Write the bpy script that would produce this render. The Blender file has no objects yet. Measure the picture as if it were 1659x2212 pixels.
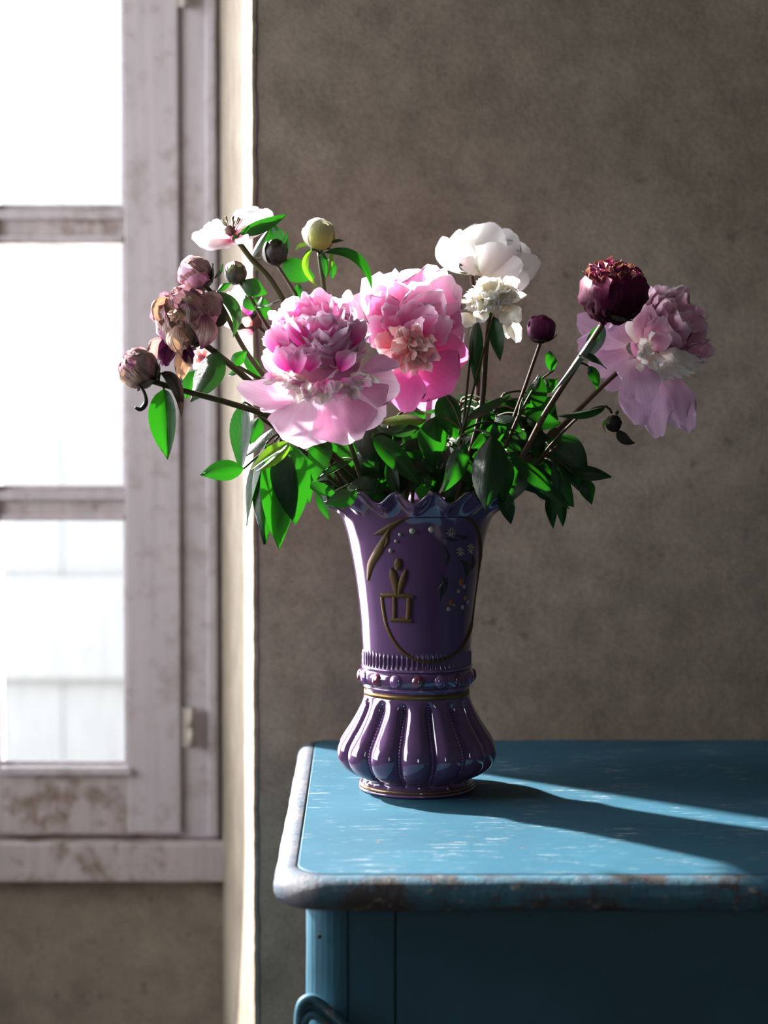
import bpy, bmesh, math, random
from mathutils import Vector, Matrix, noise

# ------------------------------------------------------------------ camera, world, sun, exposure
W, H, F = 1659.0, 2212.0, 3456.0
CAM = Vector((0.0, 0.0, 1.153))
TILT = math.atan(106.0 / F)
sc = bpy.context.scene
C = sc.collection
cd = bpy.data.cameras.new('camera')
cam = bpy.data.objects.new('camera', cd)
C.objects.link(cam)
cam.location = CAM
cam.rotation_euler = (math.pi / 2 - TILT, 0, 0)
cd.sensor_fit = 'HORIZONTAL'
cd.sensor_width = 24.0
cd.lens = 24.0 * F / W
cd.clip_start = 0.02
cd.dof.use_dof = True
cd.dof.focus_distance = 1.66
cd.dof.aperture_fstop = 3.2
sc.camera = cam

SKY = (0.93, 0.96, 1.0)
world = bpy.data.worlds.new('sky')
sc.world = world
world.use_nodes = True
bg = world.node_tree.nodes['Background']
bg.inputs[0].default_value = (*SKY, 1)
bg.inputs[1].default_value = 3.2

SUN_AZ = Vector((0.754, -0.656, 0)).normalized()
SUN_EL = math.radians(33)
sd = bpy.data.lights.new('sun_offscreen', 'SUN')
sd.energy = 6.2
sd.angle = math.radians(2.0)
sd.color = (1.0, 0.97, 0.94)
so = bpy.data.objects.new('sun_offscreen', sd)
C.objects.link(so)
sdir = Vector((SUN_AZ.x * math.cos(SUN_EL), SUN_AZ.y * math.cos(SUN_EL), -math.sin(SUN_EL)))
so.rotation_euler = sdir.to_track_quat('-Z', 'Y').to_euler()
so.location = (-3, 5, 4)


def portal(name, loc, rot, sx, sy):
    """sampling aid at a real opening: gives no light of its own, only guides the sky's"""
    d = bpy.data.lights.new(name, 'AREA')
    d.shape = 'RECTANGLE'
    d.size, d.size_y = sx, sy
    d.cycles.is_portal = True
    o = bpy.data.objects.new(name, d)
    C.objects.link(o)
    o.location = loc
    o.rotation_euler = rot
    return o


portal('window_open_leaf_offscreen', (-1.32, 2.80, 1.5), (-math.pi / 2, 0, 0), 1.26, 2.1)
portal('window_rear_offscreen', (0.54, -2.22, 1.5), (math.pi / 2, 0, 0), 0.5, 1.2)
portal('window_left_offscreen', (-2.22, 1.55, 1.7), (0, -math.pi / 2, 0), 1.9, 1.8)

vs = sc.view_settings
vs.view_transform = 'Standard'
vs.look = 'None'
vs.exposure = 2.4
vs.gamma = 1.0
vs.use_curve_mapping = False

# ------------------------------------------------------------------ helpers
PI = math.pi
rnd = random.Random(7)
_c, _s = math.cos(TILT), math.sin(TILT)


def P(px, py, Y):
    """point of the room at depth Y that stands at photograph position (px, py)"""
    x = (px - W / 2) / F
    u = (H / 2 - py) / F
    d = Vector((x, _c + u * _s, u * _c - _s))
    t = Y / d.y
    return CAM + d * t


def pxm(Y):
    return Y / F


def link(name, me, mat=None, parent=None, smooth=False, loc=None):
    o = bpy.data.objects.new(name, me)
    C.objects.link(o)
    if mat is not None:
        me.materials.append(mat)
    if smooth:
        me.polygons.foreach_set('use_smooth', [True] * len(me.polygons))
    if parent is not None:
        o.parent = parent
    if loc is not None:
        o.location = loc
    return o


def empty(name, loc, label=None, cat=None, group=None, kind=None):
    o = bpy.data.objects.new(name, None)
    C.objects.link(o)
    o.location = loc
    o.empty_display_size = 0.02
    tag(o, label, cat, group, kind)
    return o


def tag(o, label=None, cat=None, group=None, kind=None):
    if label: o['label'] = label
    if cat: o['category'] = cat
    if group: o['group'] = group
    if kind: o['kind'] = kind
    return o


from mathutils.bvhtree import BVHTree
REG, REG_ON = [], [False]


def register(owner, verts, faces):
    vs_ = [Vector(v) for v in verts]
    lo = [min(v[i] for v in vs_) for i in range(3)]
    hi = [max(v[i] for v in vs_) for i in range(3)]
    REG.append((owner, BVHTree.FromPolygons(vs_, faces), lo, hi))


def clashes(owner, verts, faces):
    """how many faces of other things this surface would cut through"""
    lo = [min(v[i] for v in verts) for i in range(3)]
    hi = [max(v[i] for v in verts) for i in range(3)]
    tr, n_ = None, 0
    for ow, t_, l_, h_ in REG:
        if ow == owner or any(lo[i] > h_[i] or l_[i] > hi[i] for i in range(3)): continue
        if tr is None: tr = BVHTree.FromPolygons(verts, faces)
        n_ += len(tr.overlap(t_))
    return n_


def mesh(name, verts, faces, mat, parent=None, smooth=False, uvs=None, origin=None):
    """verts in world space; stored relative to the parent (or to origin)"""
    off = Vector((0, 0, 0))
    p = parent
    while p is not None:
        off += p.location
        p = p.parent
    loc = None
    if origin is not None:
        loc = Vector(origin) - off
        off = Vector(origin)
    me = bpy.data.meshes.new(name)
    me.from_pydata([tuple(Vector(v) - off) for v in verts], [], faces)
    if uvs is not None:
        ul = me.uv_layers.new(name='UVMap')
        flat = []
        for l in me.loops:
            flat.extend(uvs[l.vertex_index])
        ul.data.foreach_set('uv', flat)
    me.update()
    if REG_ON[0] and parent is not None:
        top = parent
        while top.parent is not None: top = top.parent
        register(top.name, verts, faces)
    return link(name, me, mat, parent, smooth, loc)


def box(name, x0, x1, y0, y1, z0, z1, mat, parent=None, bevel=0.0, seg=2):
    bm = bmesh.new()
    bmesh.ops.create_cube(bm, size=1.0)
    cx, cy, cz = (x0 + x1) / 2, (y0 + y1) / 2, (z0 + z1) / 2
    for v in bm.verts:
        v.co = Vector((v.co.x * (x1 - x0), v.co.y * (y1 - y0), v.co.z * (z1 - z0)))
    if bevel > 0:
        bmesh.ops.bevel(bm, geom=list(bm.edges), offset=bevel, segments=seg, affect='EDGES', profile=0.6)
    me = bpy.data.meshes.new(name)
    bm.to_mesh(me)
    bm.free()
    off = Vector((0, 0, 0))
    p = parent
    while p is not None:
        off += p.location
        p = p.parent
    return link(name, me, mat, parent, False, Vector((cx, cy, cz)) - off)


# ------------------------------------------------------------------ materials
class NT:
    def __init__(self, name):
        self.m = bpy.data.materials.new(name)
        self.m.use_nodes = True
        self.n = self.m.node_tree.nodes
        self.l = self.m.node_tree.links
        self.n.clear()
        self.out = self.n.new('ShaderNodeOutputMaterial')

    def add(self, t, **kw):
        nd = self.n.new(t)
        for k, v in kw.items():
            if hasattr(nd, k):
                setattr(nd, k, v)
        return nd

    def c(self, a, b):
        self.l.new(a, b)

    def coord(self, which='Object', scale=(1, 1, 1)):
        tc = self.add('ShaderNodeTexCoord')
        mp = self.add('ShaderNodeMapping')
        mp.inputs['Scale'].default_value = scale
        self.c(tc.outputs[which], mp.inputs['Vector'])
        return mp.outputs['Vector']

    def geo(self, scale=(1, 1, 1)):
        g = self.add('ShaderNodeNewGeometry')
        mp = self.add('ShaderNodeMapping')
        mp.inputs['Scale'].default_value = scale
        self.c(g.outputs['Position'], mp.inputs['Vector'])
        return mp.outputs['Vector']

    def noise(self, vec, scale, detail=4, rough=0.55, dist=0.0):
        nd = self.add('ShaderNodeTexNoise')
        nd.inputs['Scale'].default_value = scale
        nd.inputs['Detail'].default_value = detail
        nd.inputs['Roughness'].default_value = rough
        nd.inputs['Distortion'].default_value = dist
        if vec is not None:
            self.c(vec, nd.inputs['Vector'])
        return nd.outputs['Fac']

    def ramp(self, fac, stops, interp='LINEAR'):
        r = self.add('ShaderNodeValToRGB')
        r.color_ramp.interpolation = interp
        el = r.color_ramp.elements
        while len(el) < len(stops):
            el.new(0.5)
        for e, (p, col) in zip(el, stops):
            e.position = p
            e.color = (*col, 1) if len(col) == 3 else col
        self.c(fac, r.inputs['Fac'])
        return r.outputs['Color']

    def mix(self, fac, a, b, mode='MIX'):
        mx = self.add('ShaderNodeMix', data_type='RGBA', blend_type=mode)
        for sock, v in ((mx.inputs[0], fac), (mx.inputs[6], a), (mx.inputs[7], b)):
            if isinstance(v, (int, float)):
                sock.default_value = v
            elif isinstance(v, tuple):
                sock.default_value = (*v, 1) if len(v) == 3 else v
            else:
                self.c(v, sock)
        return mx.outputs[2]

    def bsdf(self, col, rough=0.6, metal=0.0, spec=0.5, coat=0.0, normal=None):
        b = self.add('ShaderNodeBsdfPrincipled')
        for k, v in (('Base Color', col), ('Roughness', rough), ('Metallic', metal),
                     ('Specular IOR Level', spec), ('Coat Weight', coat)):
            s = b.inputs[k]
            if isinstance(v, tuple):
                s.default_value = (*v, 1)
            elif isinstance(v, (int, float)):
                s.default_value = v
            else:
                self.c(v, s)
        if normal is not None:
            self.c(normal, b.inputs['Normal'])
        return b

    def bump(self, h, strength=0.3, dist=0.01):
        b = self.add('ShaderNodeBump')
        b.inputs['Strength'].default_value = strength
        b.inputs['Distance'].default_value = dist
        self.c(h, b.inputs['Height'])
        return b.outputs['Normal']

    def done(self, sh):
        self.c(sh.outputs[0], self.out.inputs['Surface'])
        return self.m


W3 = lambda v: (v, v, v)


def m_plain(name, col, rough=0.6, metal=0.0, coat=0.0, spec=0.5):
    t = NT(name)
    return t.done(t.bsdf(col, rough, metal, spec, coat))


def m_plaster(name, a, b, c, stain=0.5, spots=()):
    t = NT(name)
    v = t.geo()
    big = t.noise(v, 2.6, 6, 0.6, 0.6)
    mid = t.noise(v, 17, 6, 0.65)
    fine = t.noise(v, 170, 4, 0.7)
    col = t.ramp(big, [(0.3, a), (0.52, b), (0.72, c)])
    col = t.mix(0.5, col, t.ramp(mid, [(0.28, W3(0.24)), (0.55, W3(0.52)), (0.78, W3(0.72))]), 'OVERLAY')
    col = t.mix(0.5, col, t.ramp(fine, [(0.25, W3(0.3)), (0.75, W3(0.7))]), 'OVERLAY')
    pit = t.noise(v, 42, 2, 0.5)
    col = t.mix(t.ramp(pit, [(0.66, W3(0)), (0.78, W3(stain))]), col, (a[0] * .45, a[1] * .42, a[2] * .4))
    for (sx_, sy_, sz_, sr) in spots:
        g_ = t.add('ShaderNodeNewGeometry')
        ds = t.add('ShaderNodeVectorMath', operation='DISTANCE')
        t.c(g_.outputs['Position'], ds.inputs[0])
        ds.inputs[1].default_value = (sx_, sy_, sz_)
        ma = t.add('ShaderNodeMath', operation='MULTIPLY_ADD')
        t.c(t.noise(v, 75, 4, 0.7), ma.inputs[0])
        ma.inputs[1].default_value = sr * 5.0
        t.c(ds.outputs['Value'], ma.inputs[2])
        mr_ = t.add('ShaderNodeMapRange')
        mr_.inputs['From Min'].default_value = sr * 3.3
        mr_.inputs['From Max'].default_value = sr * 2.3
        t.c(ma.outputs[0], mr_.inputs['Value'])
        hf = t.add('ShaderNodeMath', operation='MULTIPLY')
        t.c(mr_.outputs[0], hf.inputs[0])
        hf.inputs[1].default_value = 0.6
        col = t.mix(hf.outputs[0], col, (a[0] * .35, a[1] * .33, a[2] * .32))
    hb = t.mix(0.4, t.mix(0.5, W3(0.5), mid), fine)
    n = t.bump(hb, 0.38, 0.006)
    return t.done(t.bsdf(col, 0.92, spec=0.15, normal=n))


def m_oldwhite(name, base, dirt, amount=0.5, sc_=(1, 1, 1)):
    t = NT(name)
    v = t.geo(sc_)
    n1 = t.noise(v, 9, 7, 0.65, 0.8)
    n2 = t.noise(v, 34, 5, 0.6)
    n3 = t.noise(t.geo((1, 1, .06)), 60, 3, 0.6)
    col = t.ramp(n3, [(0.3, tuple(x * .86 for x in base)), (0.6, base), (0.8, tuple(min(1, x * 1.08) for x in base))])
    m = t.mix(0.5, n1, n2)
    fac = t.ramp(m, [(0.50, W3(0)), (0.62, W3(amount))])
    col = t.mix(fac, col, dirt)
    return t.done(t.bsdf(col, 0.6, spec=0.3, normal=t.bump(n2, 0.15, 0.004)))


def m_glass(name):
    t = NT(name)
    tr = t.add('ShaderNodeBsdfTransparent')
    tr.inputs[0].default_value = (0.96, 0.97, 0.97, 1)
    gl = t.add('ShaderNodeBsdfGlossy')
    gl.inputs['Roughness'].default_value = 0.02
    fr = t.add('ShaderNodeFresnel')
    fr.inputs[0].default_value = 1.45
    mx = t.add('ShaderNodeMixShader')
    t.c(fr.outputs[0], mx.inputs[0])
    t.c(tr.outputs[0], mx.inputs[1])
    t.c(gl.outputs[0], mx.inputs[2])
    return t.done(mx)


def m_teal(name, wear=0.55, chips=0.1, grain=(2.0, 26, 26), base=(0.017, 0.068, 0.102)):
    """old blue-green paint; white scuffs along the grain, brown wood where it is worn through"""
    t = NT(name)
    v = t.geo()
    g = t.geo(grain)
    n0 = t.noise(v, 5, 5, 0.6)
    col = t.ramp(n0, [(0.3, tuple(x * .8 for x in base)), (0.55, base), (0.75, (base[0] * 1.35, base[1] * 1.15, base[2] * 1.08))])
    fine = t.noise(g, 22, 5, 0.7)
    col = t.mix(0.35, col, t.ramp(fine, [(0.3, W3(.35)), (0.7, W3(.65))]), 'OVERLAY')
    sc1 = t.noise(g, 6.0, 9, 0.8)
    sc2 = t.noise(v, 16, 5, 0.65)
    scr = t.mix(1.0, t.ramp(sc1, [(0.56, W3(0)), (0.63, W3(1))]), t.ramp(sc2, [(0.44, W3(0)), (0.58, W3(1))]), 'MULTIPLY')
    col = t.mix(t.mix(1.0, scr, W3(wear), 'MULTIPLY'), col, (0.27, 0.28, 0.28))
    ch = t.noise(v, 33, 6, 0.75)
    col = t.mix(t.ramp(ch, [(0.66 - chips, W3(0)), (0.70 - chips, W3(.85))]), col, (0.17, 0.075, 0.035))
    return t.done(t.bsdf(col, 0.55, spec=0.13, normal=t.bump(fine, 0.12, 0.003)))


def m_body(name):
    """the same old paint on the carcass, flecked with tiny chips"""
    t = NT(name)
    v = t.geo()
    n0 = t.noise(v, 7, 6, 0.65)
    col = t.ramp(n0, [(0.3, (0.0136, 0.0544, 0.0816)), (0.55, (0.017, 0.068, 0.102)), (0.78, (0.023, 0.078, 0.110))])
    vo = t.noise(v, 150, 3, 0.6)
    cl = t.noise(v, 9, 3, 0.6)
    sp = t.mix(1.0, t.ramp(vo, [(0.70, W3(0)), (0.74, W3(.8))]), t.ramp(cl, [(0.52, W3(0)), (0.62, W3(1))]), 'MULTIPLY')
    col = t.mix(sp, col, (0.18, 0.16, 0.125))
    return t.done(t.bsdf(col, 0.5, spec=0.3, normal=t.bump(t.noise(t.geo((1, 1, .15)), 90, 4, .6), 0.15, 0.003)))


def m_edge(name):
    """rounded edge of the dresser top: paint rubbed to white primer on the end, chipped to brown wood on the front"""
    t = NT(name)
    v = t.geo()
    n1 = t.noise(v, 22, 7, 0.7)
    n2 = t.noise(v, 70, 6, 0.75)
    nf = t.noise(t.geo((3, 30, 30)), 7, 6, 0.7)
    col = t.ramp(nf, [(0.3, (0.017, 0.058, 0.09)), (0.6, (0.03, 0.098, 0.14)), (0.8, (0.13, 0.17, 0.21))])
    col = t.mix(t.ramp(n1, [(0.44, W3(0)), (0.56, W3(.85))]), col, (0.038, 0.021, 0.014))
    col = t.mix(t.ramp(n2, [(0.58, W3(0)), (0.68, W3(.8))]), col, (0.25, 0.215, 0.175))
    # the left end is rubbed almost white
    sx = t.add('ShaderNodeSeparateXYZ')
    g = t.add('ShaderNodeNewGeometry')
    t.c(g.outputs['Position'], sx.inputs[0])
    mr = t.add('ShaderNodeMapRange')
    mr.inputs['From Min'].default_value = -0.02
    mr.inputs['From Max'].default_value = -0.075
    t.c(sx.outputs['X'], mr.inputs['Value'])
    mask = t.mix(1.0, mr.outputs[0], t.ramp(n1, [(0.32, W3(0.72)), (0.42, W3(1.0))]), 'MULTIPLY')
    wh = t.ramp(t.mix(0.45, n2, n1), [(0.40, (0.014, 0.030, 0.048)), (0.47, (0.045, 0.055, 0.075)), (0.53, (0.068, 0.068, 0.082)), (0.62, (0.098, 0.092, 0.097))])
    col = t.mix(mask, col, wh)
    return t.done(t.bsdf(col, 0.6, spec=0.2, normal=t.bump(n2, 0.6, 0.004)))


def m_thin(name, stops, trans, tmix=0.4, rough=0.5, vein=0.12, mottle=None, midrib=None, spec=0.35, tstops=None, vscale=(28, 2.0, 1), bmp=(0.25, 0.002)):
    """petal or leaf: colour runs from base (v=0) to tip (v=1); light passes through"""
    t = NT(name)
    tc = t.add('ShaderNodeTexCoord')
    sp = t.add('ShaderNodeSeparateXYZ')
    t.c(tc.outputs['UV'], sp.inputs[0])
    nz = t.noise(t.geo(), 60, 3, 0.6)
    ad = t.add('ShaderNodeMath', operation='MULTIPLY_ADD')
    t.c(nz, ad.inputs[0])
    ad.inputs[1].default_value = 0.22
    sb = t.add('ShaderNodeMath', operation='SUBTRACT')
    t.c(sp.outputs['Y'], sb.inputs[0])
    sb.inputs[1].default_value = 0.11
    t.c(sb.outputs[0], ad.inputs[2])
    col = t.ramp(ad.outputs[0], stops)
    mp = t.add('ShaderNodeMapping')
    mp.inputs['Scale'].default_value = vscale
    t.c(tc.outputs['UV'], mp.inputs['Vector'])
    vn = t.noise(mp.outputs[0], 1.0, 3, 0.6)
    col = t.mix(vein, col, t.ramp(vn, [(0.3, W3(.15)), (0.7, W3(.85))]), 'OVERLAY')
    if mottle:
        mcol, lo, hi, scale = mottle
        mn = t.noise(t.geo(), scale, 5, 0.65)
        col = t.mix(t.ramp(mn, [(lo, W3(0)), (hi, W3(1))]), col, mcol)
    if midrib:
        ab = t.add('ShaderNodeMath', operation='SUBTRACT')
        t.c(sp.outputs['X'], ab.inputs[0])
        ab.inputs[1].default_value = 0.5
        a2 = t.add('ShaderNodeMath', operation='ABSOLUTE')
        t.c(ab.outputs[0], a2.inputs[0])
        col = t.mix(t.ramp(a2.outputs[0], [(0.012, W3(.8)), (0.035, W3(0))]), col, midrib)
    oi = t.add('ShaderNodeObjectInfo')
    hs = t.add('ShaderNodeHueSaturation')
    mr = t.add('ShaderNodeMapRange')
    mr.inputs['To Min'].default_value = 0.86
    mr.inputs['To Max'].default_value = 1.1
    t.c(oi.outputs['Random'], mr.inputs['Value'])
    t.c(mr.outputs[0], hs.inputs['Value'])
    t.c(col, hs.inputs['Color'])
    b = t.bsdf(hs.outputs[0], rough, spec=spec, normal=t.bump(vn, *bmp))
    tr = t.add('ShaderNodeBsdfTranslucent')
    if tstops:
        tcl = t.ramp(ad.outputs[0], tstops)
        t.c(tcl, tr.inputs[0])
    elif trans is None:
        t.c(hs.outputs[0], tr.inputs[0])
    else:
        tr.inputs[0].default_value = (*trans, 1)
    mx = t.add('ShaderNodeMixShader')
    mx.inputs[0].default_value = tmix
    t.c(b.outputs[0], mx.inputs[1])
    t.c(tr.outputs[0], mx.inputs[2])
    return t.done(mx)


M = {}
M['plaster'] = m_plaster('grey_plaster', (0.1554, 0.1245, 0.0928), (0.2197, 0.1804, 0.1404), (0.2680, 0.2236, 0.1785), 0.5, [(*P(1060, 1345, 2.05), .008), (*P(1082, 1362, 2.05), .006), (*P(1134, 1371, 2.05), .007), (*P(1040, 1300, 2.05), .006)])
M['room'] = m_plaster('room_plaster', (0.0952, 0.0868, 0.0812), (0.1176, 0.1092, 0.1008), (0.1400, 0.1316, 0.1232), 0.2)
M['floor'] = m_plaster('stone_floor', (0.0560, 0.0400, 0.0320), (0.0720, 0.0560, 0.0448), (0.0960, 0.0760, 0.0640), 0.2)
M['ground'] = m_plaster('pale_gravel', (0.55, 0.53, 0.50), (0.62, 0.60, 0.57), (0.68, 0.66, 0.63), 0.1)
M['frame'] = m_oldwhite('worn_white_frame', (0.4657, 0.4116, 0.4358), (0.2328, 0.1690, 0.1300), 0.5)
M['frame_dirty'] = m_oldwhite('grimy_frame', (0.4257, 0.3622, 0.3608), (0.1734, 0.1183, 0.0827), 0.9)
M['planks'] = m_oldwhite('white_planks', (0.1217, 0.1217, 0.1243), (0.1062, 0.1062, 0.1062), 0.4)
M['glass'] = m_glass('window_glass')
M['teal_top'] = m_teal('teal_top', 0.85, 0.0, (4.0, 26, 26))
M['teal_body'] = m_body('teal_body')
M['edge'] = m_edge('worn_edge')
M['scroll'] = m_teal('worn_scroll', 0.9, 0.03, (9, 9, 9), (0.0400, 0.1040, 0.1440))
M['groove'] = m_plain('groove_wood', (0.10, 0.045, 0.025), 0.7)
M['iron'] = m_oldwhite('painted_hinge', (0.3850, 0.3290, 0.2940), (0.0700, 0.0490, 0.0350), 0.9)
M['hole'] = m_plain('dark_hole', (0.012, 0.01, 0.01), 0.9)


# ================================================================== STRUCTURE
def S(o):
    o['kind'] = 'structure'
    return o


YW = 2.62           # window plane
XC, YC = -0.1667, 2.05   # wall corner
XR, YR = -0.272, 2.66    # reveal meets window frame
ZT = 2.75

# grey back wall with its splayed reveal
v = [(XC + .004, YC, 0), (2.3, YC, 0), (2.3, 2.78, 0), (XR + .02, 2.78, 0), (XR + .004, YR, 0)]
n = len(v)
vv = v + [(a, b, ZT) for a, b, _ in v]
S(mesh('wall_back', vv, [tuple(range(n))[::-1], tuple(range(n, 2 * n))] + [(i, (i + 1) % n, n + (i + 1) % n, n + i) for i in range(n)], M['plaster']))
# plaster skin of the reveal, ragged along the wall corner
NZ = 420
V, Fc = [], []
for k in range(NZ + 1):
    z = ZT * k / NZ
    j = 0.0016 * noise.noise((0, 3.1, z * 26)) + 0.0015 * noise.noise((0, 7.7, z * 90))
    j += 0.002 * max(0, noise.noise((1.3, 0, z * 9)) - .15)
    belly = 0.018 * max(0.0, min(1.0, (0.62 - z) / 0.35)) ** 1.3      # plaster swells out towards the floor
    row = [(XC + .004 + j, YC - .0012), (XC - .001 + j * .5, YC - .0018), (XC - .003, YC + .004)]
    for s in (.12, .3, .55, .8, 1.0):
        row.append((XC - .002 + (XR - XC) * s - belly * math.sin(PI * min(1, s * 1.6)) if s < .7 else XC - .002 + (XR - XC) * s, YC + (YR - YC) * s))
    V += [(a, b, z) for a, b in row]
R = 8
for k in range(NZ):
    for i in range(R - 1):
        a = k * R + i
        Fc.append((a, a + R, a + R + 1, a + 1))
S(mesh('wall_reveal', V, Fc, M['plaster'], smooth=False))
# recess wall below and above the window, left wall, rear wall, right wall, floor, ceiling
ZS = P(0, 1898, 2.6).z            # underside of the sill rail
XL = -2.0
S(box('wall_recess', XL, XR + .03, 2.60, 2.78, 0, ZS, M['plaster']))
S(box('wall_lintel', XL, XR + .03, 2.60, 2.78, 2.52, ZT, M['room']))
LY0, LY1, LZ0, LZ1 = 0.7, 2.4, 0.8, 2.6
S(box('wall_left', XL - .2, XL, -2.2, LY0, 0, ZT, M['room']))
S(box('wall_left', XL - .2, XL, LY1, 2.78, 0, ZT, M['room']))
S(box('wall_left', XL - .2, XL, LY0, LY1, 0, LZ0, M['room']))
S(box('wall_left', XL - .2, XL, LY0, LY1, LZ1, ZT, M['room']))
S(box('wall_right', 2.3, 2.5, -2.2, 2.78, 0, ZT, M['room']))
S(box('floor', XL - .2, 2.5, -2.2, 2.78, -0.15, 0, M['floor']))
S(box('ceiling', XL - .2, 2.5, -2.2, 2.78, ZT, ZT + .12, M['room']))
RX0, RX1, RZ0, RZ1 = 0.34, 0.74, 0.95, 2.05
S(box('wall_rear', XL - .2, RX0, -2.2, -2.0, 0, ZT, M['room']))
S(box('wall_rear', RX1, 2.5, -2.2, -2.0, 0, ZT, M['room']))
S(box('wall_rear', RX0, RX1, -2.2, -2.0, RZ1, ZT, M['room']))
S(box('wall_rear', RX0, RX1, -2.2, -2.0, 0, RZ0, M['room']))
# plain windows in the rear wall and in the left wall (the first is mirrored in the vase)
w3 = S(empty('window_3', (0.54, -2.1, RZ0)))
for a, b in ((RX0, RX0 + .06), (RX1 - .06, RX1)):
    box('frame_post', a, b, -2.13, -2.07, RZ0, RZ1, M['frame'], w3)
for a, b in ((RZ0, RZ0 + .06), (1.68, 1.74), (RZ1 - .06, RZ1)):
    box('rail', RX0 + .06, RX1 - .06, -2.125, -2.075, a, b, M['frame'], w3)
box('pane', RX0 + .06, RX1 - .06, -2.103, -2.099, RZ0 + .06, RZ1 - .06, M['glass'], w3)
w2 = S(empty('window_2', (XL - .1, 1.55, LZ0)))
for a, b in ((LY0, LY0 + .06), (1.52, 1.58), (LY1 - .06, LY1)):
    box('frame_post', XL - .13, XL - .07, a, b, LZ0, LZ1, M['frame'], w2)
for a, b in ((LZ0, LZ0 + .06), (LZ1 - .06, LZ1)):
    box('rail', XL - .125, XL - .075, LY0 + .06, LY1 - .06, a, b, M['frame'], w2)
box('pane', XL - .103, XL - .099, LY0 + .06, LY1 - .06, LZ0 + .06, LZ1 - .06, M['glass'], w2)

# window_1 : fixed frame, closed right casement (the left leaf is folded back out of view)
win = S(empty('window_1', (-0.6, YW, ZS)))
zx = lambda py: P(0, py, 2.60).z
xx = lambda px, Y=2.60: P(px, 1000, Y).x
x_cas, x_st, x_post = xx(390), xx(266), xx(474)
z_gap0, z_gap1 = zx(1799), zx(1812)
# fixed frame
fp = box('frame_post', x_cas + .001, x_post, 2.603, 2.70, zx(1812), 2.52, M['frame'], win, .004)
box('frame_rib', x_post - .020, x_post - .004, 2.597, 2.61, zx(1812) + .004, 2.52, M['frame'], win, .003)
box('frame_back_post', x_post - .002, XR + .06, 2.635, 2.72, zx(1800), 2.52, M['frame_dirty'], win, .002)
box('sill_rail', XL, XR + .022, 2.575, 2.70, ZS, zx(1814), M['frame_dirty'], win, .005)
box('head_rail', XL, XR + .02, 2.60, 2.70, 2.46, 2.52, M['frame'], win, .003)
box('frame_post', XL, XL + .06, 2.603, 2.70, zx(1812), 2.52, M['frame'], win, .004)
box('rebate_bar', XL + .06, x_cas, 2.645, 2.69, zx(1812), zx(1790), M['frame_dirty'], win)
# casement leaf
cs = box('casement_stile', x_st + .004, x_cas - .001, 2.596, 2.642, z_gap0, 2.455, M['frame'], win, .003)
x_ms0, x_ms1 = -0.676, xx(-6)
box('casement_stile', x_ms0, x_ms1, 2.596, 2.642, z_gap0, 2.455, M['frame'], win, .003)
box('bottom_rail', x_ms1 - .002, x_st + .006, 2.5965, 2.642, z_gap0, zx(1672), M['frame_dirty'], win, .002)
box('drip_bead', x_ms1, x_st + .012, 2.588, 2.60, zx(1672), zx(1657), M['frame'], win, .002)
box('top_rail', x_ms1 - .002, x_st + .006, 2.5965, 2.642, 2.38, 2.455, M['frame'], win, .002)
mz = [(1125, 1058), (522, 450)]
sp = zx(450) - zx(1058)
bars = [(zx(a), zx(b)) for a, b in mz]
bars.append((bars[1][0] + sp, bars[1][1] + sp))
for k, (z0, z1) in enumerate(bars):
    h = z1 - z0
    mu = box('glazing_bar', x_ms1, x_st + .003, 2.604, 2.642, z0, z1, M['frame_dirty'], win, .001)
    box('bar_lip', x_ms1, x_st + .005, 2.597, 2.612, z1 - h * .34, z1 - h * .04, M['frame'], mu, .003)
    box('bar_lip', x_ms1, x_st + .001, 2.600, 2.612, z0 + .001, z0 + h * .2, M['frame'], mu, .002)
edges = [(zx(1657), bars[0][0]), (bars[0][1], bars[1][0]), (bars[1][1], bars[2][0]), (bars[2][1], 2.38)]
for z0, z1 in edges:
    pn = box('pane', x_ms1 - .004, x_st + .006, 2.621, 2.624, z0 - .004, z1 + .004, M['glass'], win)
    box('glazing_bead', x_st - .001, x_st + .011, 2.6015, 2.622, z0, z1, M['frame'], win, .003)
    box('glazing_bead', x_ms1, x_st + .001, 2.606, 2.622, z0, z0 + .007, M['frame'], win, .002)


def hinge(z0, z1, xh):
    hg = empty('hinge', Vector((xh, 2.592, z0)) - win.location)
    hg.parent = win
    zm = (z0 + z1) / 2
    for a, b in ((z0, zm - .0008), (zm + .0008, z1)):
        bm = bmesh.new()
        bmesh.ops.create_cone(bm, cap_ends=True, segments=20, radius1=.0068, radius2=.0068, depth=b - a)
        bmesh.ops.bevel(bm, geom=[e for e in bm.edges if abs(e.verts[0].co.z - e.verts[1].co.z) < 1e-6], offset=.002, segments=2, affect='EDGES')
        me = bpy.data.meshes.new('knuckle')
        bm.to_mesh(me)
        bm.free()
        link('knuckle', me, M['iron'], hg, True, Vector((0, 0, (a + b) / 2 - z0)))
    box('leaf_plate', xh - .015, xh - .006, 2.5935, 2.5965, z0, z1, M['iron'], win, .0005)


hinge(zx(1612), zx(1527), xx(413))
hinge(zx(18), zx(-68), xx(404))

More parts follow.
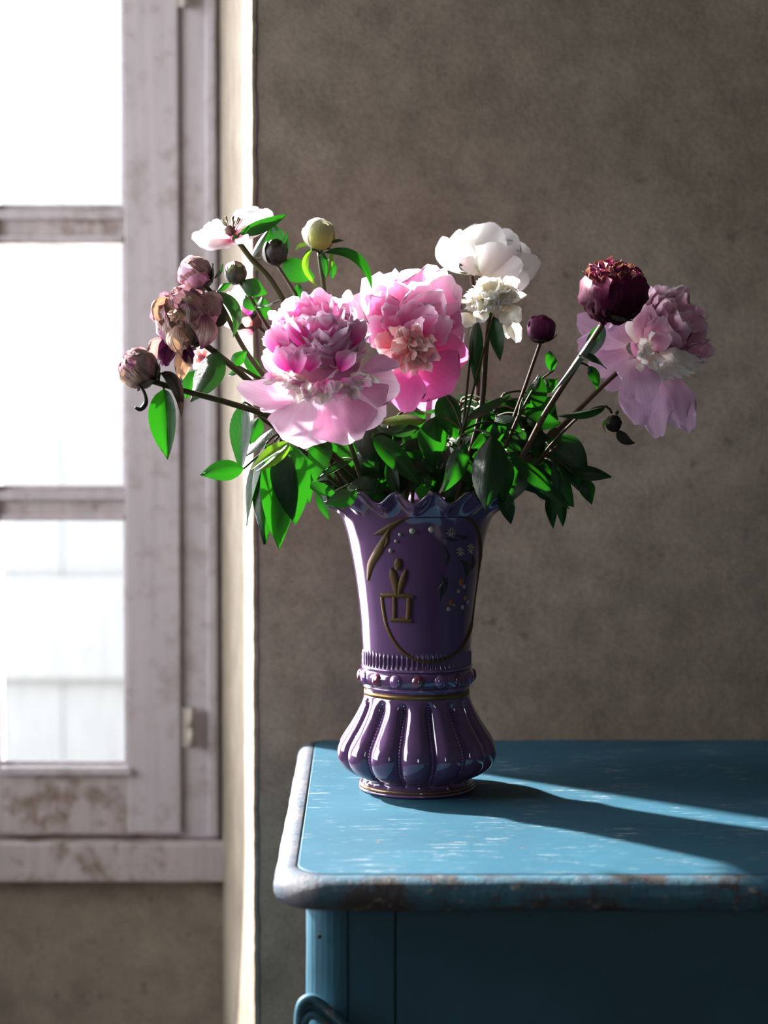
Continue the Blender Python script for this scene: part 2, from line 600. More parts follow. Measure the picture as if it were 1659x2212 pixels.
# outside: white boarded wall across the yard and pale ground
S(box('ground_outside', -7, 5, 2.8, 9, -0.15, -0.02, M['ground']))
YB = 5.6
bw = empty('plank_gate', (-1.0, YB, 0), 'tall white plank gate with a horizontal batten seen through the window glass', 'gate')
k = pxm(YB)
seam = P(131, 600, YB).x
bwid = .265
zb = lambda py: P(0, py, YB).z
for i in range(-3, 6):
    x0 = seam + (i - 1) * bwid
    bj = box('plank', x0 + .0005, x0 + bwid - .0005, YB, YB + .03, 0.02, 3.0, M['planks'], bw, .007)
box('backing_board', seam - 4 * bwid, seam + 5 * bwid, YB + .03, YB + .045, 0.02, 3.0, M['planks'], bw)
box('batten', seam - 3 * bwid, seam + 5 * bwid, YB - .03, YB, zb(1466), zb(1246), M['planks'], bw, .01)
for i in range(-3, 6):
    for dx, dz in ((.08, .25 + .3 * ((i * 37) % 5) / 5), (.16, .78 - .3 * ((i * 53) % 4) / 4)):
        bm = bmesh.new()
        bmesh.ops.create_uvsphere(bm, u_segments=10, v_segments=6, radius=.014)
        for q in bm.verts: q.co.y *= .4
        me = bpy.data.meshes.new('nail_head')
        bm.to_mesh(me)
        bm.free()
        link('nail_head', me, M['iron'], bw, True, Vector((seam + (i - 1) * bwid + dx, YB - .031, zb(1466) + (zb(1246) - zb(1466)) * dz)) - bw.location)

# ================================================================== DRESSER
ZTOP = 0.80
dz_ = empty('dresser', (0.5, 1.72, 0), 'teal painted wooden dresser with worn whitish edge, standing against the grey wall', 'dresser')
DX0, DX1, DY0, DY1 = -0.0968, 1.25, 1.343, 2.043


def skew(x, y):
    k_ = max(0.0, min(1.0, (0.4 - x) / 0.4))
    return (x - .018 * (y - 1.38) * k_, y)


def rrect(ins, rf=.046, rb=.035):
    """plan outline of the top, inset by ins"""
    x0, x1, y0, y1 = DX0 + ins, DX1 - ins, DY0 + ins, DY1 - ins
    pts = []
    for cx, cy, a0, r in ((x0, y0, PI, rf), (x1, y0, 1.5 * PI, rf), (x1, y1, 0, rb), (x0, y1, .5 * PI, rb)):
        r = max(.012, r - ins * .55)
        ccx = cx + r if cx == x0 else cx - r
        ccy = cy + r if cy == y0 else cy - r
        for i in range(13):
            a = a0 + (PI / 2) * i / 12
            pts.append((ccx + r * math.cos(a), ccy + r * math.sin(a)))
    # add points along the straight sides so that wear can bend the edge a little
    out = []
    n_ = len(pts)
    for i in range(n_):
        p, q = pts[i], pts[(i + 1) % n_]
        d = math.hypot(q[0] - p[0], q[1] - p[1])
        m_ = 40 if d > .1 else 1
        for j_ in range(m_):
            f_ = j_ / m_
            out.append((p[0] + (q[0] - p[0]) * f_, p[1] + (q[1] - p[1]) * f_))
    return out


prof = [(.016, -.0275), (.008, -.0285), (.003, -.0255), (.0005, -.0205), (0, -.0145), (.0018, -.0085), (.0055, -.0038), (.010, -.0012), (.0145, -.0002), (.0185, -.0003), (.0198, -.0008), (.0204, -.0030)]
V, Fc = [], []
for r_i, (ins, dz) in enumerate(prof):
    ring = rrect(ins)
    for (x, y) in ring:
        wob = 0.0012 * noise.noise((x * 22, y * 22, r_i * .35)) if 0 < r_i < 9 else 0
        dent = 0.0014 * max(0, noise.noise((x * 60, y * 60, r_i * .9)) - .25) if 0 < r_i < 6 else 0
        X, Y = skew(x, y)
        V.append((X + (wob if x < .2 else 0), Y + wob + dent, ZTOP + dz + wob * .6))
nr = len(rrect(0))
for r_i in range(len(prof) - 1):
    for i in range(nr):
        a, b = r_i * nr + i, r_i * nr + (i + 1) % nr
        Fc.append((a, b, b + nr, a + nr))
Fc.append(tuple(range(nr))[::-1])
mesh('edge_moulding', V, Fc, M['edge'], dz_, True)
V, Fc = [], []
for ins, dz in ((.0200, -.0034), (.0216, -.0034)):
    V += [(*skew(x, y), ZTOP + dz) for x, y in rrect(ins)]
Fc = [(i, (i + 1) % nr, nr + (i + 1) % nr, nr + i) for i in range(nr)]
mesh('groove', V, Fc, M['groove'], dz_)
V = []
for ins, dz in ((.0212, -.0036), (.0213, -.0006), (.0222, 0.0)):
    V += [(*skew(x, y), ZTOP + dz) for x, y in rrect(ins)]
Fc = []
for r_i in range(2):
    for i in range(nr):
        a, b = r_i * nr + i, r_i * nr + (i + 1) % nr
        Fc.append((a, b, b + nr, a + nr))
Fc.append(tuple(range(2 * nr, 3 * nr)))
mesh('top_panel', V, Fc, M['teal_top'], dz_)
# carcass
BX0, BY0 = -0.0705, 1.402
zb0, zb1 = 0.16, ZTOP - .0275
# rounded corner post
pl = [(BX0, 2.0)]
rp = .032
for i in range(9):
    a = PI + (PI / 2) * i / 8
    pl.append((BX0 + rp + rp * math.cos(a), BY0 + rp + rp * math.sin(a)))
xj1 = P(750, 1100, BY0).x
xj2 = P(855, 1100, BY0).x
pl += [(xj1 - .0006, BY0), (xj1 - .0006, 2.0)]
nn = len(pl)
NS = 24
V, Fc = [], []
for k_ in range(NS + 1):
    z = zb0 + (zb1 - zb0) * k_ / NS
    for i, (x, y) in enumerate(pl):
        w = .0007 * noise.noise((x * 40, y * 40, z * 30)) if 0 < i < nn - 2 else 0
        V.append((x + w, y + w, z))
for k_ in range(NS):
    for i in range(nn):
        a, b = k_ * nn + i, k_ * nn + (i + 1) % nn
        Fc.append((a, b, b + nn, a + nn))
Fc += [tuple(range(nn))[::-1], tuple(range(NS * nn, NS * nn + nn))]
mesh('corner_post', V, Fc, M['teal_body'], dz_, False)
box('stile_board', xj1, xj2 - .0007, BY0 + .0006, 2.0, zb0, zb1, M['teal_body'], dz_, .0012)
box('drawer_front', xj2, 1.18, BY0 + .0010, 2.0, zb0, zb1, M['teal_body'], dz_, .0015)
for x in (-.06, 1.12):
    for y in (1.41, 1.95):
        box('foot', x, x + .05, y, y + .045, 0, zb0 + .002, M['teal_body'], dz_, .006)
# nail hole in the post
nh = P(690, 2023, BY0 - .0005)
bm = bmesh.new()
bmesh.ops.create_uvsphere(bm, u_segments=14, v_segments=8, radius=.0021)
for q in bm.verts: q.co.y *= .35
me = bpy.data.meshes.new('nail_hole')
bm.to_mesh(me); bm.free()
link('nail_hole', me, M['hole'], dz_, True, nh - dz_.location)


def tube(pts, radii, seg=10, caps=True):
    """closed tube through pts -> verts, faces"""
    V, Fc = [], []
    n_ = len(pts)
    up = Vector((0, 0, 1))
    prev = None
    for i in range(n_):
        t_ = (pts[min(i + 1, n_ - 1)] - pts[max(i - 1, 0)])
        t_.normalize()
        if prev is None:
            a = t_.cross(up)
            if a.length < .05: a = t_.cross(Vector((1, 0, 0)))
        else:
            a = prev - t_ * prev.dot(t_)
        a.normalize()
        prev = a
        b = t_.cross(a)
        for k_ in range(seg):
            an = 2 * PI * k_ / seg
            V.append(pts[i] + (a * math.cos(an) + b * math.sin(an)) * radii[i])
    for i in range(n_ - 1):
        for k_ in range(seg):
            p, q = i * seg + k_, i * seg + (k_ + 1) % seg
            Fc.append((p, q, q + seg, p + seg))
    if caps:
        Fc.append(tuple(range(seg))[::-1])
        Fc.append(tuple(range((n_ - 1) * seg, n_ * seg)))
    return V, Fc


def catmull(pts, per=8):
    out = []
    n_ = len(pts)
    for i in range(n_ - 1):
        p0, p1, p2, p3 = pts[max(i - 1, 0)], pts[i], pts[i + 1], pts[min(i + 2, n_ - 1)]
        for k_ in range(per):
            t_ = k_ / per
            out.append(0.5 * ((2 * p1) + (p2 - p0) * t_ + (2 * p0 - 5 * p1 + 4 * p2 - p3) * t_ * t_ + (3 * p1 - p0 - 3 * p2 + p3) * t_ ** 3))
    out.append(pts[-1].copy())
    return out


# carved scroll at the head of the cabriole corner
for path, r0, r1 in (
        ([(646, 2290), (645, 2215), (650, 2172), (668, 2157), (692, 2166), (722, 2192), (758, 2230), (800, 2290)], .0045, .0038),
        ([(656, 2290), (655, 2225), (664, 2196), (684, 2194), (708, 2215), (738, 2250), (770, 2310)], .0048, .0036),
        ([(668, 2300), (668, 2240), (680, 2228), (700, 2240), (722, 2275)], .0048, .0035),
        ([(651, 2290), (650, 2220), (657, 2180), (676, 2172), (700, 2186), (730, 2218), (765, 2262)], .0065, .0050)):
    pts = catmull([P(a, b, BY0 - .004 - (.004 if r0 < .006 else 0)) for a, b in path], 6)
    rr = [r0 + (r1 - r0) * i / (len(pts) - 1) for i in range(len(pts))]
    V, Fc = tube(pts, rr, 10)
    mesh('carved_scroll', V, Fc, M['scroll'] if r0 < .005 else M['teal_body'], dz_, True)

# ================================================================== VASE
YV = 1.73
VA = P(900, 1705, YV)
VX, VY = VA.x, VA.y
M['vase'] = m_plain('purple_glass', (0.080, 0.040, 0.096), 0.10, 0, 0.6)
M['vase_light'] = m_plain('lilac_glass', (0.1183, 0.0558, 0.1478), 0.12, 0, 0.6)
M['gold'] = m_plain('rubbed_gold', (0.1776, 0.1006, 0.0326), 0.42, 0.75)
M['gold_paint'] = m_plain('bronze_paint', (0.060, 0.032, 0.009), 0.6, 0.0, 0.0, 0.15)
M['boss'] = m_plain('red_reflection_boss', (0.0888, 0.0250, 0.0444), 0.1, 0, 0.7)  # purple glass boss with a reddish reflection put into its colour
M['enamel'] = m_plain('white_enamel', (0.2368, 0.2368, 0.1894), 0.35)
M['enamel_orange'] = m_plain('orange_enamel', (0.2368, 0.0740, 0.0148), 0.4)
M['enamel_dark'] = m_plain('dark_enamel', (0.0207, 0.0130, 0.0207), 0.35)

vase = empty('vase', (VX, VY, ZTOP), 'purple pressed glass vase with ruffled rim, gold trim and ribbed bulbous foot', 'vase')
zp = lambda py: ZTOP + (P(900, py, YV).z - P(900, 1706, YV).z)
s_ = pxm(YV)
VP = [(1704, 116), (1700, 122), (1694, 124), (1689, 120), (1684, 117), (1680, 120), (1672, 138), (1660, 156), (1648, 167), (1634, 173), (1620, 174),
      (1605, 170), (1588, 160), (1572, 149), (1556, 139), (1540, 130), (1525, 123), (1512, 118), (1503, 115), (1498, 112), (1490, 111.5), (1482, 113), (1474, 117),
      (1440, 117), (1425, 116.5), (1410, 117), (1390, 118.5), (1341, 121.5), (1300, 126), (1266, 130.5), (1230, 136), (1196, 142.5), (1165, 149), (1138, 157), (1120, 164), (1106, 173), (1096, 184), (1089, 196), (1084, 205), (1080, 211)]


def vase_r(z):
    pts = [(zp(a), b * s_) for a, b in VP]
    if z <= pts[0][0]: return pts[0][1]
    for (z0, r0), (z1, r1) in zip(pts, pts[1:]):
        if z0 <= z <= z1:
            return r0 + (r1 - r0) * (z - z0) / max(1e-9, z1 - z0)
    return pts[-1][1]


def smooth_profile(pts, per=4):
    vs_ = [Vector((a, b, 0)) for a, b in pts]
    return [(p.x, p.y) for p in catmull(vs_, per)]


NLOBE, PH_L = 14, math.radians(-14.5)
NSC, PH_S = 17, math.radians(-13.2)
NA = 476
outer = smooth_profile([(zp(a), b * s_) for a, b in VP], 4)
z_lo, z_hi = zp(1690), zp(1502)
z_r0, z_r1 = zp(1438), zp(1404)


def sm(a, b, x):
    t_ = max(0.0, min(1.0, (x - a) / (b - a)))
    return t_ * t_ * (3 - 2 * t_)


def vase_point(z, r, th, inner=False):
    """th measured from the camera side, positive to the right"""
    if not inner and z_lo < z < z_hi:
        w = sm(z_lo, z_lo + .012, z) * (1 - sm(z_hi - .014, z_hi, z))
        u_ = (((th - PH_L) * NLOBE / (2 * PI)) % 1.0) * 2 - 1
        r -= .0165 * w * (1 - math.sqrt(max(0.0, 1 - abs(u_) ** 2.3)))
    if not inner and z_r0 < z < z_r1:
        w = sm(z_r0, z_r0 + .002, z) * (1 - sm(z_r1 - .006, z_r1, z))
        r += .0011 * w * math.cos(th * 68)
    k_ = sm(zp(1135), zp(1082), z)
    if k_ > 0:
        c_ = math.cos((th - PH_S) * NSC)
        z = z + .0056 * k_ * c_
        r = r + .0015 * k_ * c_
    return Vector((VX + r * math.sin(th), VY - r * math.cos(th), z))


rows = []
for z, r in outer:
    rows.append((z, r, False))
zt, rt = outer[-1]
rows += [(zt + .0022, rt + .0002, True), (zt + .0026, rt - .0018, True), (zt + .0012, rt - .0038, True)]
for z, r in outer[::-1][3:]:
    if z < zp(1690): break
    rows.append((z, max(.03, r - .006 - (.012 if z_lo < z < z_hi else 0)), True))
V, Fc = [], []
for z, r, inn in rows:
    for k_ in range(NA):
        V.append(vase_point(z, r, 2 * PI * k_ / NA, inn))
for i in range(len(rows) - 1):
    for k_ in range(NA):
        a, b = i * NA + k_, i * NA + (k_ + 1) % NA
        Fc.append((a, b, b + NA, a + NA))
Fc.append(tuple(range(NA))[::-1])
Fc.append(tuple(range((len(rows) - 1) * NA, len(rows) * NA)))
mesh('body', V, Fc, M['vase'], vase, True)
VASE_BODY = ([v.copy() for v in V], list(Fc))


def lathe(name, prof_, mat, n_=96, parent=vase):
    V, Fc = [], []
    for z, r in prof_:
        for k_ in range(n_):
            a = 2 * PI * k_ / n_
            V.append((VX + r * math.sin(a), VY - r * math.cos(a), z))
    m_ = len(prof_)
    for i in range(m_):
        for k_ in range(n_):
            a, b = i * n_ + k_, i * n_ + (k_ + 1) % n_
            c_, d_ = ((i + 1) % m_) * n_ + (k_ + 1) % n_, ((i + 1) % m_) * n_ + k_
            Fc.append((a, b, c_, d_))
    return mesh(name, V, Fc, mat, parent, True)


def torus_prof(zc, rc, rz, rr, k_=14):
    return [(zc + rz * math.sin(2 * PI * i / k_), rc + rr * math.cos(2 * PI * i / k_)) for i in range(k_)]


lathe('neck_ring', torus_prof(zp(1461), 114 * s_, 18 * s_, 11 * s_), M['vase'])
lathe('neck_ring_lip', torus_prof(zp(1483), 113 * s_, 4 * s_, 4 * s_), M['vase_light'])
lathe('neck_ring_lip', torus_prof(zp(1441), 117 * s_, 3.5 * s_, 4 * s_), M['vase_light'])
gb = [(zp(1501), 112 * s_), (zp(1501), 114.6 * s_), (zp(1492), 114.2 * s_), (zp(1492), 111 * s_)]
lathe('gold_band', gb, M['gold'])
gb = [(zp(1698), 121 * s_), (zp(1698), 124.9 * s_), (zp(1690.5), 123 * s_), (zp(1690.5), 119 * s_)]
lathe('gold_band', gb, M['gold'])
lathe('foot_ring', torus_prof(zp(1701), 120 * s_, 4.2 * s_, 6 * s_), M['vase_light'])


def blob(name, pos, nrm, ru, rv, rn, mat, parent, up=Vector((0, 0, 1)), seg=12):
    """flattened ellipsoid lying on a surface"""
    nrm = nrm.normalized()
    s1 = up.cross(nrm).normalized()
    s2 = nrm.cross(s1)
    V, Fc = [], []
    rings = max(4, seg // 2)
    for i in range(rings + 1):
        ph = PI * i / rings
        for k_ in range(seg):
            a = 2 * PI * k_ / seg
            V.append(pos + s1 * (ru * math.sin(ph) * math.cos(a)) + s2 * (rv * math.sin(ph) * math.sin(a)) + nrm * (rn * math.cos(ph)))
    for i in range(rings):
        for k_ in range(seg):
            a, b = i * seg + k_, i * seg + (k_ + 1) % seg
            Fc.append((a, b, b + seg, a + seg))
    if name is None:
        return V, Fc
    return mesh(name, V, Fc, mat, parent, True)


for i in range(16):
    th = math.radians(-67 + 22.5 * i)
    nrm = Vector((math.sin(th), -math.cos(th), 0))
    pos = Vector((VX, VY, zp(1462))) + nrm * (121 * s_)
    o = blob('boss', pos, nrm, 15 * s_, 15 * s_, 9 * s_, M['boss'] if i % 2 else M['vase_light'], vase, seg=16)
# bead rows in the grooves between the lobes
for i in range(NLOBE):
    th = PH_L + 2 * PI * i / NLOBE
    V, Fc = [], []
    nb = 27
    for k_ in range(nb):
        z = zp(1514) + (zp(1674) - zp(1514)) * k_ / (nb - 1)
        p = vase_point(z, vase_r(z), th)
        nrm = Vector((math.sin(th), -math.cos(th), 0))
        rb = (3.3 + 1.7 * math.sin(PI * min(1, k_ / nb * 1.1))) * s_
        v_, f_ = blob(None, p + nrm * (.0006 + .0066 * sm(z_lo, z_lo + .012, z) * (1 - sm(z_hi - .014, z_hi, z))), nrm, rb, rb, rb * .9, None, None, seg=8)
        o_ = len(V)
        V += v_
        Fc += [tuple(q + o_ for q in f) for f in f_]
    tag(mesh('bead_row', V, Fc, M['vase_light'], vase, True), kind='stuff')


# ---- enamel and gold decoration, raised on the wall of the vase (given in the photograph's crop scale)
def von(cx, cy, lift=0.0):
    px, py = 660 + cx * .28933, 1040 + cy * .28933
    z = zp(py)
    r = vase_r(z)
    for _ in range(2):
        sx_ = max(-.985, min(.985, (px - 900) * s_ / r))
        th = math.asin(sx_)
        # nearer wall looks a little larger: correct for the viewing distance
        yy = VY - r * math.cos(th)
        sx_ = max(-.985, min(.985, (P(px, py, yy).x - VX) / r))
        th = math.asin(sx_)
        z = P(px, py, yy).z - .0
        z = min(z, zp(1118))
        r = vase_r(z)
    nrm = Vector((math.sin(th), -math.cos(th), 0))
    return Vector((VX, VY, z)) + nrm * (r + lift), nrm


def ribbon(name, pts, widths, mat, lift=.0011, per=7):
    vs_ = catmull([Vector((a, b, 0)) for a, b in pts], per)
    m_ = len(vs_)
    V, Fc = [], []
    for i, q in enumerate(vs_):
        t_ = (vs_[min(i + 1, m_ - 1)] - vs_[max(i - 1, 0)]).normalized()
        nn_ = Vector((-t_.y, t_.x, 0))
        f_ = i / (m_ - 1) * (len(widths) - 1)
        j_ = min(int(f_), len(widths) - 2)
        w = widths[j_] + (widths[j_ + 1] - widths[j_]) * (f_ - j_)
        for u_, l_ in ((-1, -.0004), (-.8, lift * .8), (0, lift), (.8, lift * .8), (1, -.0004)):
            V.append(von(q.x + nn_.x * w * u_, q.y + nn_.y * w * u_, l_)[0])
    for i in range(m_ - 1):
        for k_ in range(4):
            a = i * 5 + k_
            Fc.append((a, a + 1, a + 6, a + 5))
    return mesh(name, V, Fc, mat, vase, True)


G = M['gold_paint']
ribbon('gold_arch', [(600, 345), (690, 300), (780, 266), (900, 240), (1030, 232), (1150, 250), (1240, 300), (1290, 390), (1305, 520), (1295, 700), (1270, 900), (1235, 1090), (1150, 1250), (1030, 1330), (880, 1345), (760, 1300), (670, 1210), (610, 1090), (585, 980), (570, 860)],
       [14, 12, 11, 11, 11, 11, 12, 12, 11, 11, 11, 11, 11, 11, 12, 13, 13, 12, 12, 12], G)
ribbon('gold_leaf', [(640, 330), (590, 430), (545, 520), (490, 620), (468, 740)], [6, 26, 38, 30, 3], G, .0014)
ribbon('gold_leaf', [(515, 395), (570, 375), (640, 335), (720, 285)], [3, 24, 26, 6], G, .0014)
ribbon('gold_leaf', [(600, 395), (612, 440), (592, 490)], [10, 16, 3], G, .0014)
ribbon('gold_tulip', [(692, 575), (692, 610), (690, 660)], [16, 34, 26], G, .0016)
ribbon('gold_tulip', [(640, 645), (655, 700), (672, 780), (678, 840)], [5, 34, 30, 16], G, .0015)
ribbon('gold_tulip', [(752, 655), (735, 710), (712, 780), (698, 840)], [5, 26, 26, 14], G, .0015)
ribbon('gold_buckle', [(566, 850), (690, 852), (802, 862)], [18, 20, 18], G, .0014)
ribbon('gold_buckle', [(774, 868), (772, 950), (766, 1036)], [24, 22, 24], G, .0014)
ribbon('gold_buckle', [(640, 1034), (710, 1036), (790, 1040)], [17, 17, 17], G, .0014)
ribbon('gold_buckle', [(662, 860), (664, 950), (662, 1030)], [17, 17, 17], G, .0014)
for cx, cy, r_ in ((798, 368, 24), (940, 357, 25), (706, 396, 14), (676, 446, 14), (636, 516, 17)):
    p, nrm = von(cx, cy)
    blob('enamel_dot', p, nrm, r_ * .289 * s_, r_ * .289 * s_, .0026, M['enamel'], vase)
for cx, cy, r_ in ((1085, 375, 42), (1150, 520, 44), (1228, 498, 42)):
    p, nrm = von(cx, cy, .0008)
    d = mesh('painted_daisy', *blob(None, p, nrm, r_ * .07 * s_, r_ * .07 * s_, .0014, None, None, seg=8), M['enamel_orange'], vase, True)
    for i in range(8):
        a = 2 * PI * i / 8 + .3
        up = Vector((0, 0, 1)) * math.cos(a) + nrm.cross(Vector((0, 0, 1))) * math.sin(a)
        L = r_ * .289 * s_ * (.85 + .3 * rnd.random())
        blob('daisy_petal', p + up * L * .55, nrm, L * .16, L * .45, .0009, M['enamel'], d, up=up, seg=8)
for cx, cy, r_ in ((1180, 782, 17), (1138, 817, 15), (1206, 897, 16), (1168, 936, 20), (1064, 950, 20), (1106, 920, 11)):
    p, nrm = von(cx, cy, .0006)
    blob('painted_blossom', p, nrm, r_ * .27 * s_, r_ * .3 * s_, .0011, M['enamel'], vase, seg=10)
for cx, cy, r_ in ((1160, 750, 26), (1190, 868, 18), (1085, 905, 22)):
    p, nrm = von(cx, cy, .0002)
    blob('painted_blossom', p, nrm, r_ * .27 * s_, r_ * .34 * s_, .0007, M['enamel_orange'], vase, seg=10)
for pts, w in (([(1030, 480), (1060, 560), (1040, 640)], 22), ([(1150, 590), (1200, 640), (1190, 720)], 40), ([(1000, 900), (1010, 800), (1060, 720)], 30),
               ([(1240, 540), (1255, 600), (1235, 660)], 22), ([(1120, 400), (1165, 420), (1210, 410)], 20), ([(1040, 420), (1080, 440), (1140, 440)], 18), ([(1010, 700), (1040, 760), (1030, 850)], 26)):
    ribbon('painted_leaf', pts, [3, w, 3], M['enamel_dark'], .0008, 5)
# ================================================================== FLOWERS
# thin living surfaces: petals, leaves, sepals
PK_TIP, PK_MID, PK_DEEP = (0.93, 0.74, 0.83), (0.90, 0.42, 0.64), (0.85, 0.07, 0.40)
M['p_ball'] = m_thin('pink_ball_petal', [(0.0, (0.86, 0.06, 0.42)), (0.25, (0.91, 0.30, 0.60)), (0.5, (0.94, 0.42, 0.70)), (0.82, (0.95, 0.62, 0.81)), (1.0, (0.96, 0.77, 0.89))], None, 0.46, 0.55, 0.10)
M['p_ball_deep'] = m_thin('deep_pink_petal', [(0.0, (0.80, 0.02, 0.34)), (0.4, (0.90, 0.14, 0.52)), (0.75, (0.93, 0.42, 0.70)), (1.0, (0.95, 0.68, 0.84))], None, 0.46, 0.55, 0.10)
M['p_guard'] = m_thin('rose_guard_petal', [(0.0, (0.92, 0.70, 0.78)), (0.3, (0.84, 0.46, 0.66)), (0.8, (0.83, 0.50, 0.68)), (1.0, (0.88, 0.64, 0.78))], None, 0.5, 0.55, 0.22, vscale=(18, 1.2, 1))
M['p_cream'] = m_thin('cream_petal', [(0.0, (0.90, 0.70, 0.60)), (0.4, (0.93, 0.84, 0.77)), (1.0, (0.95, 0.91, 0.88))], None, 0.40, 0.55, 0.10)
M['p_coral'] = m_thin('coral_petal', [(0.0, (0.88, 0.05, 0.20)), (0.34, (0.92, 0.07, 0.38)), (0.58, (0.94, 0.34, 0.64)), (0.82, (0.95, 0.58, 0.80)), (1.0, (0.96, 0.76, 0.88))], None, 0.40, 0.55, 0.16)
M['p_salmon'] = m_thin('salmon_petal', [(0.0, (0.80, 0.20, 0.16)), (0.4, (0.90, 0.42, 0.40)), (0.8, (0.92, 0.66, 0.64)), (1.0, (0.93, 0.78, 0.74))], None, 0.40, 0.55, 0.2, mottle=((0.10, 0.03, 0.03), 0.70, 0.74, 120))
M['p_magenta'] = m_thin('magenta_petal', [(0.0, (0.80, 0.30, 0.46)), (0.3, (0.74, 0.17, 0.46)), (1.0, (0.78, 0.26, 0.56))], None, 0.36, 0.55, 0.2, vscale=(16, 1.2, 1))
M['p_mauve'] = m_thin('mauve_petal', [(0.0, (0.90, 0.74, 0.66)), (0.25, (0.80, 0.38, 0.52)), (0.7, (0.80, 0.40, 0.56)), (1.0, (0.88, 0.62, 0.74))], None, 0.36, 0.55, 0.15)
M['p_lilac'] = m_thin('lilac_guard_petal', [(0.0, (0.86, 0.66, 0.72)), (0.3, (0.74, 0.46, 0.64)), (1.0, (0.76, 0.52, 0.72))], None, 0.38, 0.55, 0.22, vscale=(18, 1.2, 1))
M['p_white'] = m_thin('white_petal', [(0.0, (0.80, 0.78, 0.55)), (0.25, (0.88, 0.86, 0.80)), (1.0, (0.91, 0.89, 0.90))], None, 0.40, 0.55, 0.06)
M['p_ivory'] = m_thin('ivory_petal', [(0.0, (0.78, 0.66, 0.34)), (0.3, (0.90, 0.85, 0.70)), (1.0, (0.93, 0.91, 0.86))], None, 0.40, 0.55, 0.08)
M['p_wilt'] = m_thin('wilted_petal', [(0.0, (0.2601, 0.0612, 0.1454)), (0.3, (0.3672, 0.1989, 0.1913)), (0.7, (0.4437, 0.3136, 0.2677)), (1.0, (0.3213, 0.1300, 0.1683))], None, 0.28, 0.6, 0.5, mottle=((0.2142, 0.0229, 0.1300), 0.56, 0.66, 55), vscale=(14, 1.5, 1), bmp=(0.8, 0.006))
M['p_tan'] = m_thin('tan_dry_petal', [(0.0, (0.3825, 0.1836, 0.1683)), (0.4, (0.5049, 0.3519, 0.2677)), (1.0, (0.4284, 0.2601, 0.2066))], (0.4208, 0.2295, 0.1300), 0.32, 0.6, 0.5, vscale=(16, 1.5, 1), bmp=(0.8, 0.006))
M['p_plum'] = m_thin('plum_dry_petal', [(0.0, (0.0237, 0.0024, 0.0118)), (0.5, (0.0414, 0.0047, 0.0266)), (1.0, (0.1184, 0.0178, 0.0710))], None, 0.15, 0.5, 0.5, vscale=(14, 1.5, 1), spec=0.1)
M['p_wine'] = m_thin('wine_petal', [(0.0, (0.0178, 0.0018, 0.0059)), (0.6, (0.0503, 0.0042, 0.0190)), (1.0, (0.1302, 0.0106, 0.0503))], None, 0.12, 0.5, 0.4, mottle=((0.2131, 0.0947, 0.0414), 0.66, 0.75, 90), spec=0.08)
M['p_winecrust'] = m_thin('wine_dry_crust', [(0.0, (0.0703, 0.0042, 0.0211)), (0.6, (0.1968, 0.0141, 0.0703)), (1.0, (0.2109, 0.0703, 0.0422))], None, 0.2, 0.6, 0.4, mottle=((0.2953, 0.1547, 0.0703), 0.5, 0.65, 110))
M['p_budgreen'] = m_thin('green_bud_petal', [(0.0, (0.2890, 0.3230, 0.0850)), (0.5, (0.4675, 0.5100, 0.3060)), (1.0, (0.6290, 0.6460, 0.5610))], None, 0.25, 0.4, 0.1)
M['p_budlime'] = m_thin('lime_bud_petal', [(0.0, (0.2448, 0.2312, 0.0408)), (0.5, (0.4216, 0.4488, 0.1088)), (1.0, (0.5440, 0.5304, 0.3808))], None, 0.35, 0.4, 0.1)
M['p_pale'] = m_thin('pale_open_petal', [(0.0, (0.78, 0.04, 0.26)), (0.16, (0.90, 0.45, 0.55)), (0.4, (0.94, 0.80, 0.80)), (1.0, (0.94, 0.80, 0.86))], None, 0.45, 0.55, 0.1)
M['leaf'] = m_thin('peony_leaf', [(0.0, (0.0069, 0.0205, 0.0078)), (1.0, (0.0078, 0.0215, 0.0098))], (0.0171, 0.1758, 0.0049), 0.28, 0.44, 0.25, midrib=(0.0244, 0.0440, 0.0147), vscale=(9, 14, 1), spec=0.28)
M['leaf_grey'] = m_thin('leaf_underside', [(0.0, (0.0245, 0.0330, 0.0202)), (1.0, (0.0245, 0.0341, 0.0224))], (0.0213, 0.1066, 0.0107), 0.22, 0.5, 0.3, midrib=(0.0480, 0.0586, 0.0320), vscale=(9, 14, 1))
M['leaf_lime'] = m_thin('young_leaf', [(0.0, (0.0560, 0.1232, 0.0168)), (0.7, (0.0728, 0.1344, 0.0168)), (1.0, (0.1344, 0.0672, 0.0280))], (0.1344, 0.2800, 0.0112), 0.42, 0.38, 0.25, midrib=(0.1232, 0.1568, 0.0336), vscale=(9, 14, 1))
M['leaf_dry'] = m_thin('shrivelled_leaf', [(0.0, (0.0122, 0.0083, 0.0061)), (1.0, (0.0100, 0.0067, 0.0056))], (0.0333, 0.0222, 0.0111), 0.12, 0.6, 0.3)
M['sepal'] = m_thin('sepal', [(0.0, (0.0222, 0.0388, 0.0111)), (0.6, (0.0305, 0.0444, 0.0167)), (1.0, (0.0333, 0.0167, 0.0139))], (0.0833, 0.1665, 0.0167), 0.25, 0.45, 0.2)
M['sepal_dark'] = m_thin('dark_sepal', [(0.0, (0.0089, 0.0100, 0.0056)), (1.0, (0.0134, 0.0067, 0.0061))], (0.0277, 0.0333, 0.0111), 0.15, 0.5, 0.2)
def m_stem(name, a, b):
    t = NT(name)
    nz = t.noise(t.geo((1, 1, .3)), 40, 4, .6)
    return t.done(t.bsdf(t.ramp(nz, [(.3, a), (.7, b)]), .62, spec=.14))
M['stem'] = m_stem('green_stem', (0.0296, 0.0367, 0.0118), (0.0503, 0.0562, 0.0202))
M['stem_dark'] = m_stem('reddish_brown_stem', (0.045, 0.024, 0.018), (0.060, 0.040, 0.022))
